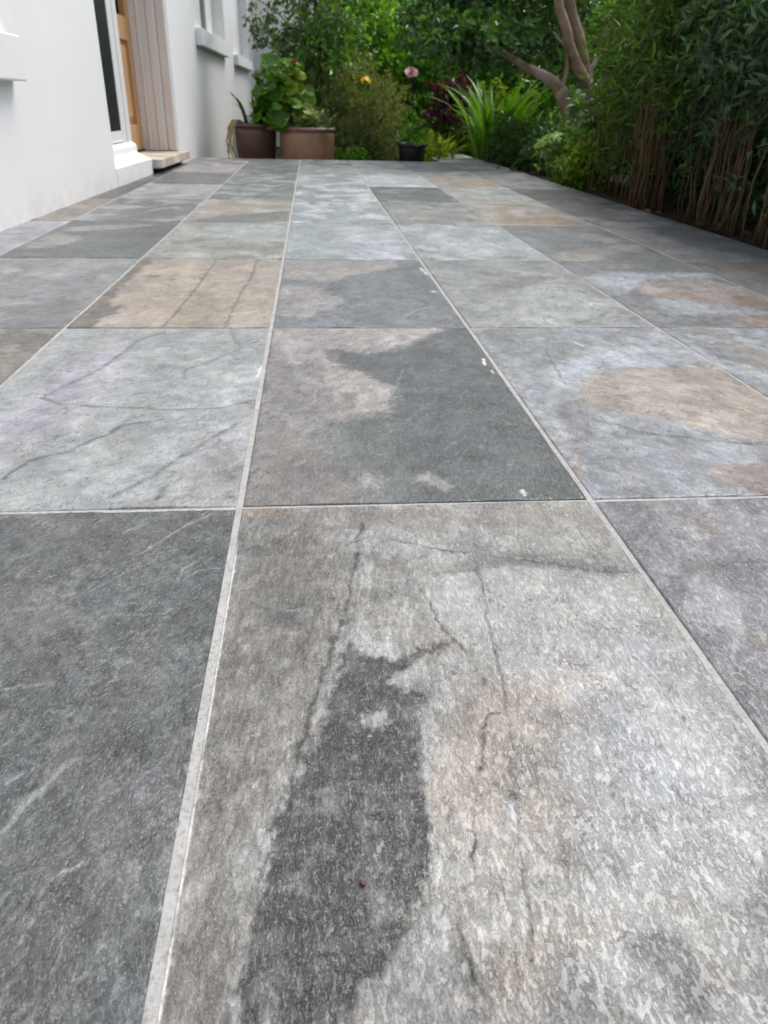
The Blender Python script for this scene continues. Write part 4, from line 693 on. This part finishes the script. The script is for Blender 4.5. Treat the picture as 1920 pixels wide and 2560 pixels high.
# --- geranium: round leaves on stalks, red flower heads
def round_leaf(name, r, mat, col, seed):
    rng = random.Random(seed); n = 20; V = [(0, 0, 0)]; C_ = [np.array(col)*1.1]
    for ring, rr in ((0, .55), (1, 1.0)):
        for k in range(n):
            a = 2*math.pi*k/n; q = rr*r*(1-.75*math.exp(-((a-math.pi)**2)/.05))*(1+(.07*math.sin(7*a) if ring else 0))
            V.append((q*math.cos(a), q*math.sin(a), .22*r*rr*rr+.05*r*math.sin(5*a+seed)*rr)); C_.append(np.array(col)*((.75, 1.15)[ring]))
    F3 = [(0, 1+k, 1+(k+1) % n) for k in range(n)]
    F4 = [(1+k, 1+n+k, 1+n+(k+1) % n, 1+(k+1) % n) for k in range(n)]
    F = F3+[f for q in F4 for f in ((q[0], q[1], q[2]), (q[0], q[2], q[3]))]
    return mesh_np(name, np.array(V), np.array(F), mat, True, np.array(C_))
ger = empty('geranium', (-.10, 8.13, GZ+.39)); tag(ger, 'potted geranium with round green and yellowing leaves and red flower heads', 'plant')
rng = random.Random(21)
gm = [round_leaf('leaf', .06, MAT['leaf'], c, i) for i, c in enumerate([(.10, .24, .025), (.13, .30, .03), (.18, .36, .04), (.08, .19, .022)])]
ym = [round_leaf('leaf', .058, MAT['leaf'], c, 9+i) for i, c in enumerate([(.22, .33, .03), (.34, .38, .03), (.16, .28, .03)])]
for i in range(175):
    t = rng.random(); z = .02+.55*t; a = rng.uniform(0, 6.28); rr = (.30*(1-.55*t))*rng.random()**.5
    x = -.19*(.5+.5*t)+rr*math.cos(a)*1.25; y = rr*math.sin(a)*.8
    yel = x > -.14 and z > .10 and z < .52 and rng.random() < .7 and y < .15
    o = link(bpy.data.objects.new('leaf', rng.choice(ym if yel else gm)), ger); o.location = (x, y, z)
    o.rotation_euler = (rng.uniform(.1, 1.2), rng.uniform(-.5, .5), rng.uniform(-.9, .9)); s = rng.uniform(.7, 1.3); o.scale = (s, s, s)
    if i % 5 == 0: limb(ger, 'stem', [tuple(Vector((0, 0, 0))+ger.location), tuple(Vector((x*.4, y*.4, z*.6))+ger.location), tuple(Vector((x, y, z))+ger.location)], .006, .003, MAT['stalk'], 5)
def flower_head(parent, loc, r, n, mat, pr, seed):
    rng = random.Random(seed); m = MB()
    for i in range(n):
        d = Vector((rng.gauss(0, 1), rng.gauss(0, 1), rng.gauss(.3, .8))).normalized(); c = Vector(loc)+d*r*rng.uniform(.4, 1)
        a = d.orthogonal().normalized(); b_ = d.cross(a)
        V = [c-d*pr*.3]+[c+(a*math.cos(k*1.2566)+b_*math.sin(k*1.2566))*pr*rng.uniform(.8, 1.1)+d*pr*.25 for k in range(5)]
        m.add(V, [(0, 1+k, 1+(k+1) % 5) for k in range(5)])
    return m.build('flower', MAT[mat], parent)
flower_head(ger, (-.04, -.06, .555), .026, 16, 'red', .016, 1); flower_head(ger, (-.085, -.09, .485), .02, 12, 'red', .015, 2)
shrub('trailing_plant', 'sprawling leafy plant at the foot of the geranium in its pot', 'plant', (.0, 8.13, GZ+.40), (.03, 8.10, GZ+.45), (.20, .15, .07), 60, 7, .05, .022, GREYG, 31, stems=3, sr=.004, smat='stalk', up=.1)
shrub('leafy_weed', 'small leafy plant growing in the black plastic pot', 'plant', (.975, 8.06, GZ+.27), (.98, 8.05, GZ+.40), (.13, .12, .12), 40, 8, .05, .025, MID, 32, stems=4, sr=.004, smat='stalk')

# --- shrubs behind the pots
shrub('needle_bush', 'olive green fine leaved bush behind the pots', 'bush', (.58, 8.72, GZ), (.60, 8.66, .30), (.46, .38, .50), 900, 16, .042, .0085, OLIVE, 41, stems=16, sr=.010, up=.9, twig=.13, spread=.7)
shrub('needle_bush', 'greyer fine leaved bush between the needle bush and the wide brown pot', 'bush', (.18, 8.85, GZ), (.16, 8.85, .28), (.30, .28, .46), 460, 14, .046, .010, OLIVE, 42, stems=10, sr=.009, up=.8, twig=.13)
shrub('low_weed', 'low yellow flowered weed between the pots', 'plant', (.42, 8.25, GZ), (.42, 8.25, -.06), (.2, .12, .1), 60, 8, .05, .022, MID, 43, stems=4, sr=.003, smat='stalk')
# yellow daylily and pink rose
e = empty('yellow_lily', (.56, 8.42, GZ)); tag(e, 'single yellow lily bloom in front of the olive bush', 'flower')
limb(e, 'stem', [(.56, 8.42, GZ), (.54, 8.40, .3), (.53, 8.38, .66)], .005, .003, MAT['stalk'], 5)
for k in range(6):
    a = k*1.047; m = MB(); pts = []
    for i in range(5):
        t = i/4; w_ = .026*math.sin(math.pi*min(1, t*.85+.12)); rr = .072*t; pts.append((rr, w_, -.055*t*t+.012*math.sin(t*3)))
    V = []
    for rr, w_, z in pts: V += [(rr, -w_, z), (rr, 0, z-.004), (rr, w_, z)]
    F = [(i*3+s, i*3+s+1, i*3+s+4, i*3+s+3) for i in range(4) for s in (0, 1)]
    o = m.add(V, F).build('petal', MAT['yellow'], e, True); o.location = Vector((.528, 8.37, .69))-e.location; o.rotation_euler = (.35, 0, a)
e = empty('pink_rose', (.98, 8.5, GZ)); tag(e, 'pale pink rose bloom on a thin stem above the bush', 'flower')
limb(e, 'stem', [(.98, 8.5, GZ), (1.03, 8.47, .35), (.985, 8.42, .74)], .006, .003, MAT['darkbark'], 5)
rng = random.Random(3)
for k in range(15):
    ring = k//5; a = k*1.2566+ring*.6; m = MB(); V = []; F = []; R_ = .018+.019*ring; op = .25+.45*ring
    for i in range(4):
        t = i/3
        for s in (-1, 0, 1):
            aa = s*.62; rr = R_*(.25+.9*t)*(1+.0*s); V.append((rr*math.cos(aa), rr*math.sin(aa)*1.25, (.065-.012*ring)*t*(1-.5*op*t)+.004*math.sin(s*2+k)))
    F = [(i*3+s, i*3+s+1, i*3+s+4, i*3+s+3) for i in range(3) for s in (0, 1)]
    o = m.add(V, F).build('petal', MAT['pink'], e, True); o.location = Vector((.985, 8.41, .735))-e.location; o.rotation_euler = (.75, rng.uniform(-.05, .1), 0); o.rotation_euler.rotate_axis('Z', a)
m = MB()
for i in range(5): m.tube([(.955+i*.006, 8.41, .77-i*.004), (.94+i*.004, 8.40, .73), (.935+i*.008, 8.40, .69)], [.003, .004, .001], 4)
o = m.build('withered_bloom', MAT['straw'], e); o.location = -e.location

# small tree in front of the far wall
t1 = empty('small_tree', (.10, 9.0, GZ)); tag(t1, 'small tree with a dark trunk and grey green leaves against the white wall', 'tree')
limb(t1, 'trunk', [(.12, 9.0, GZ), (.10, 9.0, .3), (.09, 8.98, .62), (.14, 8.98, .92)], .045, .03, MAT['darkbark'], 9, .004, 1)
limb(t1, 'branch', [(.13, 8.98, .86), (.09, 8.95, 1.1), (.07, 8.95, 1.4), (.0, 8.95, 1.9)], .026, .010, MAT['darkbark'], 7, .006, 2)
limb(t1, 'branch', [(.13, 8.98, .86), (.23, 8.95, 1.08), (.33, 8.95, 1.25), (.45, 9.0, 1.7)], .022, .008, MAT['darkbark'], 7, .006, 3)
limb(t1, 'branch', [(.09, 8.98, .7), (-.1, 8.9, .85), (-.28, 8.85, 1.0), (-.52, 8.8, 1.12)], .014, .004, MAT['bark'], 6, .006, 4)
limb(t1, 'branch', [(-.05, 8.92, .82), (-.22, 8.85, 1.15), (-.42, 8.8, 1.3), (-.62, 8.8, 1.38)], .010, .003, MAT['bark'], 6, .006, 5)
o, _ = foliage('crown', 51, (-.02, 8.95, 1.55), (.62, .5, .62), 380, 9, .068, .034, GREYG+MID[1:], MAT['gloss'], t1, zmin=.95, up=.1); o['kind'] = 'stuff'
o, _ = foliage('low_sprays', 52, (-.28, 8.84, 1.0), (.36, .12, .24), 60, 8, .062, .032, GREYG+MID[1:2], MAT['gloss'], t1, up=.0); o['kind'] = 'stuff'
o, _ = foliage('inner_leaves', 53, (.12, 8.95, .84), (.50, .3, .38), 260, 9, .066, .034, MID+GREYG[1:], MAT['gloss'], t1, up=.1); o['kind'] = 'stuff'

# bright green hedge shrubs further back
for i, (x, y, rx, s, pl, lb) in enumerate([(.55, 9.9, .55, 61, MID[1:]+BRIGHT, 'bright green leafy shrub behind the small tree'), (1.12, 10.1, .55, 62, MID[1:]+BRIGHT, 'bright green leafy shrub behind the pink rose'),
        (1.75, 10.2, .6, 63, MID, 'mid green leafy shrub behind the purple leaved plant'), (2.55, 10.3, .7, 64, MID+BRIGHT[:2], 'leafy shrub in the far corner behind the long strap leaves'), (3.5, 10.0, .8, 65, MID, 'mid green shrub beyond the leaning tree trunk')]):
    shrub('leafy_shrub', lb, 'shrub', (x, y, GZ), (x, y, .72), (rx, .5, .98), 560, 11, .075, .036, pl, s, stems=7, sr=.014, group='shrubs at the far end of the garden', mat='gloss', flat=.5)
for i, (x, y, h, s, lb) in enumerate([(.9, 11.9, 1.0, 71, 'tall dark evergreen behind the bright green shrubs'), (2.3, 12.2, 1.0, 72, 'tall dark evergreen behind the far corner shrub'), (3.9, 12.0, 1.05, 73, 'tall dark evergreen far behind the leaning tree'), (5.2, 10.5, 1.1, 74, 'tall dark evergreen beyond the cane hedge')]):
    e = empty('evergreen_tree', (x, y, GZ)); tag(e, lb, 'tree', 'dark evergreens behind the garden')
    limb(e, 'trunk', [(x, y, GZ), (x+.05, y, .8), (x, y, 1.7)], .08, .03, MAT['darkbark'], 8, .01, s)
    o, _ = foliage('crown', s, (x, y, h), (1.0, .7, 1.25), 620, 11, .11, .055, DEEP+MID[:1], MAT['gloss'], e, zmin=-.1, twig=.25); o['kind'] = 'stuff'

# purple plant, strap leaved clumps
shrub('purple_plant', 'dark purple leaved plant behind the bright strap leaves', 'plant', (1.5, 9.2, GZ), (1.48, 9.2, .50), (.26, .16, .24), 60, 8, .075, .045, PURPLE, 81, stems=6, sr=.006, smat='stalk', up=.5)
strap_plant('strap_leaf_clump', 'yellow green strap leaved clump beside the path, brightest of the clumps', (1.36, 8.9, GZ), 40, .52, .030, 1.1, [(.17, .34, .012), (.30, .46, .02)], 82, .12, lean=.28, group='strap leaved clumps by the path')
strap_plant('strap_leaf_clump', 'short yellow green strap leaved clump just behind the black pot', (1.24, 8.62, GZ), 24, .34, .022, 1.2, [(.18, .32, .02), (.28, .42, .03)], 83, .08, lean=.4, group='strap leaved clumps by the path')
strap_plant('strap_leaf_clump', 'tall fresh green strap leaved clump right of the purple plant', (1.86, 8.6, -.04), 80, .82, .042, 1.0, [(.05, .16, .012), (.11, .27, .02)], 84, .18, lean=.32, group='strap leaved clumps by the path')
strap_plant('strap_leaf_clump', 'tall darker strap leaved clump left of the leaning tree trunk', (2.16, 8.1, -.04), 80, .74, .042, 1.0, [(.04, .12, .012), (.09, .22, .018)], 85, .18, lean=.34, group='strap leaved clumps by the path')
shrub('ground_cover', 'pale yellow green leafy plant between the black pot and the path', 'plant', (1.22, 8.35, GZ), (1.22, 8.35, .05), (.15, .15, .16), 60, 7, .05, .025, YELLOWG, 86, stems=4, sr=.003, smat='stalk')
shrub('garden_shrub', 'sunlit yellow green shrub glimpsed beyond the strap leaves', 'shrub', (2.2, 9.5, GZ), (2.15, 9.5, .35), (.5, .25, .42), 130, 9, .07, .04, YELLOWG+BRIGHT[1:], 87, stems=4)

# leaning tree on the right with a dark crown
t2 = empty('leaning_tree', (2.42, 7.0, -.04)); tag(t2, 'leaning multi stemmed tree with pale brown bark and a dark glossy crown', 'tree')
limb(t2, 'trunk', [(2.46, 7.0, -.06), (2.42, 7.0, .12), (2.36, 7.0, .28), (2.20, 7.0, .42), (2.06, 7.0, .60)], .092, .056, MAT['bark'], 10, .004, 1)
limb(t2, 'branch', [(2.085, 7.0, .57), (1.99, 7.01, .66), (1.88, 7.02, .71), (1.74, 7.04, .77), (1.58, 7.05, .85), (1.46, 7.12, .90), (1.38, 7.3, .98)], .054, .008, MAT['bark'], 9, .006, 9)
limb(t2, 'trunk', [(2.50, 7.02, -.06), (2.46, 7.04, .2), (2.40, 7.05, .45), (2.30, 7.04, .63), (2.18, 7.02, .78), (2.10, 7.0, .90), (2.04, 7.0, 1.05), (1.96, 7.0, 1.22), (1.85, 7.0, 1.6)], .062, .034, MAT['bark'], 10, .005, 2)
limb(t2, 'trunk', [(2.44, 7.08, .3), (2.36, 7.12, .55), (2.29, 7.12, .75), (2.22, 7.12, .95), (2.13, 7.12, 1.13), (2.08, 7.1, 1.3), (2.1, 7.1, 1.8)], .055, .034, MAT['bark'], 10, .004, 3)
limb(t2, 'branch', [(2.07, 7.0, .60), (2.09, 6.98, .72), (2.08, 6.98, .85)], .022, .012, MAT['bark'], 7, .003, 4)
limb(t2, 'branch', [(2.1, 7.0, .88), (2.02, 6.98, .93), (1.95, 6.98, 1.0)], .012, .005, MAT['bark'], 6, .003, 5)
limb(t2, 'branch', [(2.3, 7.1, .72), (2.37, 7.1, .82), (2.40, 7.1, 1.0), (2.5, 7.1, 1.4)], .024, .012, MAT['bark'], 7, .003, 6)
o, _ = foliage('crown', 91, (1.75, 7.95, 1.30), (1.0, .7, .62), 760, 10, .085, .042, DEEP+[(.05, .10, .035)], MAT['gloss'], t2, zmin=.80, up=-.1, twig=.2); o['kind'] = 'stuff'
o, _ = foliage('low_sprays', 92, (1.38, 7.2, .97), (.5, .5, .15), 190, 8, .08, .04, DEEP+MID[:1], MAT['gloss'], t2, up=-.3, twig=.2); o['kind'] = 'stuff'

# big leaved plant and low dark plants along the paving edge
bl = empty('broad_leaf_plant', (2.02, 6.7, -.04)); tag(bl, 'broad pale green arching leaf in front of the tree foot', 'plant')
for i, (x, y, z, L_, w_, rz, ry) in enumerate([(1.70, 6.3, .20, .36, .16, .05, -.12), (1.95, 6.75, .12, .26, .12, 2.2, .2), (2.15, 6.85, .40, .30, .13, 1.2, -.9), (2.25, 6.9, .25, .28, .12, 1.8, -.6), (1.85, 6.8, .05, .24, .11, 3.4, .3)]):
    V = []; C_ = []; F = []
    for k in range(9):
        t = k/8; hw = w_*.5*math.sin(math.pi*min(1, t*.93+.05))**.7; z_ = .075*math.sin(math.pi*t)
        for s in (-1, -.5, 0, .5, 1): V.append((L_*t, hw*s, z_-.28*hw*abs(s)+.006*math.sin(k*2.1+s*3))); C_.append(np.array([(.22, .38, .08), (.04, .11, .02), (.05, .14, .02), (.035, .11, .02), (.03, .085, .02)][i])*(1.25 if s == 0 else 1))
    for k in range(8):
        for s in range(4): F.append((k*5+s, k*5+s+1, k*5+s+6, k*5+s+5))
    o = link(bpy.data.objects.new('leaf', mesh_np('leaf', np.array(V), np.array(F), MAT['leaf'], True, np.array(C_))), bl); o.location = Vector((x, y, z))-bl.location; o.rotation_euler = (.35, ry, rz)
    limb(bl, 'stalk', [tuple(bl.location+Vector((.0, .0, 0))), ((x+bl.location.x)/2, (y+bl.location.y)/2, z*.7), (x, y, z)], .006, .004, MAT['stalk'], 5)
for i, (x, y, rx, rz_, s, pl, lb) in enumerate([(1.90, 8.0, .22, .20, 101, DEEP+MID[:2], 'low dark green plant at the far end of the bed'), (1.93, 7.4, .22, .2, 102, DEEP, 'low dark plant below the leaning trunk'), (1.98, 6.75, .2, .18, 103, DEEP+BLUEG[:2], 'low blue green plant under the broad leaf'),
        (1.92, 6.05, .2, .20, 104, OLIVE[:2]+MID[:2], 'low olive plant where the cane hedge starts'), (2.2, 6.1, .24, .22, 105, MID[:2]+BRIGHT[:1], 'feathery green plant at the foot of the tree'), (1.86, 5.55, .12, .12, 106, YELLOWG[:2]+MID[:1], 'small yellow green plant spilling over the paving edge'), (2.5, 7.9, .4, .4, 107, DEEP+MID[:2], 'dark bushy plant behind the leaning trunk')]):
    shrub('bed_plant', lb, 'plant', (x, y, -.04), (x, y, rz_*.75), (rx, rx*1.1, rz_), 170, 8, .055, .022, pl, s, stems=5, sr=.004, smat='stalk', group='low plants in the bed')

# --- cane hedge on the right
def cane_meshes():
    out = []
    for i in range(6):
        rng = random.Random(200+i); h = rng.uniform(.75, 1.15); lx, ly = rng.uniform(-.10, .10), rng.uniform(-.10, .10); r = rng.uniform(.0032, .0058); pts = []; rad = []
        for k in range(9):
            t = k/8; pts.append((lx*t*t+.008*math.sin(k*1.7+i), ly*t*t+.008*math.cos(k*2.3+i), h*t)); rad.append(r*(1.25 if k == 0 else 1)*(1-.45*t))
        mats = MAT['cane'] if i != 2 else MAT['greencane']
        out.append(MB().tube(pts, rad, 6).mesh('cane', mats, True))
    return out
CANES = cane_meshes()
FINE = [(0.039, 0.099, 0.014), (0.079, 0.166, 0.023), (0.128, 0.24, 0.041)]
hedge = [ # x, y, number of canes, spread, palette, leaf length, width, zlow, label
    (1.95, 5.32, 10, .13, FINE+YELLOWG[:1], .075, .014, .12, 'fine leaved cane clump nearest the leaning tree'),
    (1.93, 4.88, 12, .14, FINE, .080, .015, .30, 'fine leaved cane clump second from the leaning tree'),
    (1.84, 4.36, 26, .085, FINE+DEEP[1:2], .080, .016, .50, 'dense bundle of reddish canes in the middle of the hedge'),
    (1.93, 3.86, 10, .12, BLUEG[:2]+DEEP[1:2], .062, .019, .20, 'thin cane clump with broad blue green leaves low down'),
    (1.85, 3.45, 20, .12, BLUEG[:2]+FINE[:1]+BLUEG[1:], .062, .018, .42, 'loose bundle of tan canes under dark leaves'),
    (1.86, 3.02, 26, .11, BLUEG[:2]+FINE[:1]+BLUEG[1:], .062, .018, .46, 'thick bundle of brown canes nearest the camera'),
    (1.92, 2.45, 20, .14, BLUEG[:2]+FINE[:1]+BLUEG[1:], .062, .018, .40, 'cane clump beyond the picture edge next to the thick bundle')]
for i, (x, y, n, sp, pl, ln, wd, zl, lb) in enumerate(hedge):
    rng = random.Random(300+i); e = empty('cane_clump', (x, y, -.03)); tag(e, lb, 'bamboo', 'cane hedge along the right of the paving')
    for k in range(int(n*1.5)):
        o = link(bpy.data.objects.new('cane', CANES[rng.choice([0, 1, 3, 4, 5, 2] if k % 3 else [0, 1, 3])]), e)
        a = rng.uniform(0, 6.28); rr = sp*rng.random()**.6; o.location = (max(rr*math.cos(a), 1.735-x), rr*math.sin(a)*1.5, -.02)
        o.rotation_euler = (rng.uniform(-.05, .05), rng.uniform(-.06, .05), rng.uniform(0, 6.28)); s = rng.uniform(.8, 1.25); o.scale = (s, s, s)
    o, _ = foliage('foliage', 400+i, (x+(.14 if i < 2 else .10), y, .80), (.25 if i < 2 else .30, .46, .58), 620, 11, ln, wd, pl, MAT['leaf'], e, zmin=zl, up=.1, twig=.2, flat=.6, spread=1.0); o['kind'] = 'stuff'
    o, _ = foliage('low_leaves', 450+i, (x+.03, y, .34), (.16, .42, .30), 26, 7, ln*.9, wd, pl, MAT['leaf'], e, zmin=.02, up=.1, twig=.12); o['kind'] = 'stuff'
for i, (x, y, s, lb) in enumerate([(2.55, 5.6, 501, 'dark shrub behind the canes next to the leaning tree'), (2.6, 4.6, 502, 'dark shrub behind the bundle of reddish canes'), (2.6, 3.6, 503, 'dark shrub behind the tan canes'), (2.6, 2.5, 504, 'dark shrub behind the thick bundle of brown canes'), (3.6, 7.6, 505, 'dark shrub right of the leaning tree'), (3.5, 5.2, 506, 'dark shrub deep behind the cane hedge')]):
    shrub('hedge_shrub', lb, 'shrub', (x, y, -.04), (x, y, .58), (.5, .68, .70), 500, 11, .09, .042, DEEP, s, stems=8, sr=.016, group='dark shrubs behind the cane hedge', zmin=-.02, twig=.22)

# --- fallen leaves along the bed edge
rng = random.Random(77)
FL = [strap_mesh('fallen_leaf', .045, .022, 1.2, MAT['leaf'], col, 600+i, 4, .5) for i, col in enumerate([(.13, .08, .035), (.20, .15, .07), (.10, .06, .03)])]
for i in range(9):
    o = link(bpy.data.objects.new('fallen_leaf', FL[i % 3])); yy = rng.uniform(3.0, 7.6); o.location = (XE+rng.uniform(-.03, .10) if i % 4 else XE-rng.uniform(.02, .12), yy, .012)
    o.rotation_euler = (rng.uniform(1.3, 1.7), rng.uniform(-.2, .2), rng.uniform(0, 6.28)); s = rng.uniform(.6, 1.1); o.scale = (s, s, s)
    tag(o, 'small dry brown leaf lying at the edge of the paving', 'leaf', 'fallen leaves along the planting bed')

# --- small debris on the paving
o = MB().lathe([(0, 0), (.0011, .0004), (.0017, .002), (.0012, .0042), (0, .005)], 10).build('seed', MAT['seed'], None, True); o.location = (.0215, .3175, .0008); o.rotation_euler = (1.3, .2, .5)
tag(o, 'tiny brown seed on the dark streak of the nearest tile', 'seed')
o = MB().lathe([(0, 0), (.0008, .0003), (.0013, .0016), (.0008, .003), (0, .0034)], 10).build('seed', MAT['void'], None, True); o.location = (-.131, .418, -.0016); o.rotation_euler = (1.2, .4, .2)
tag(o, 'black speck lying in the pale joint in the foreground', 'seed')
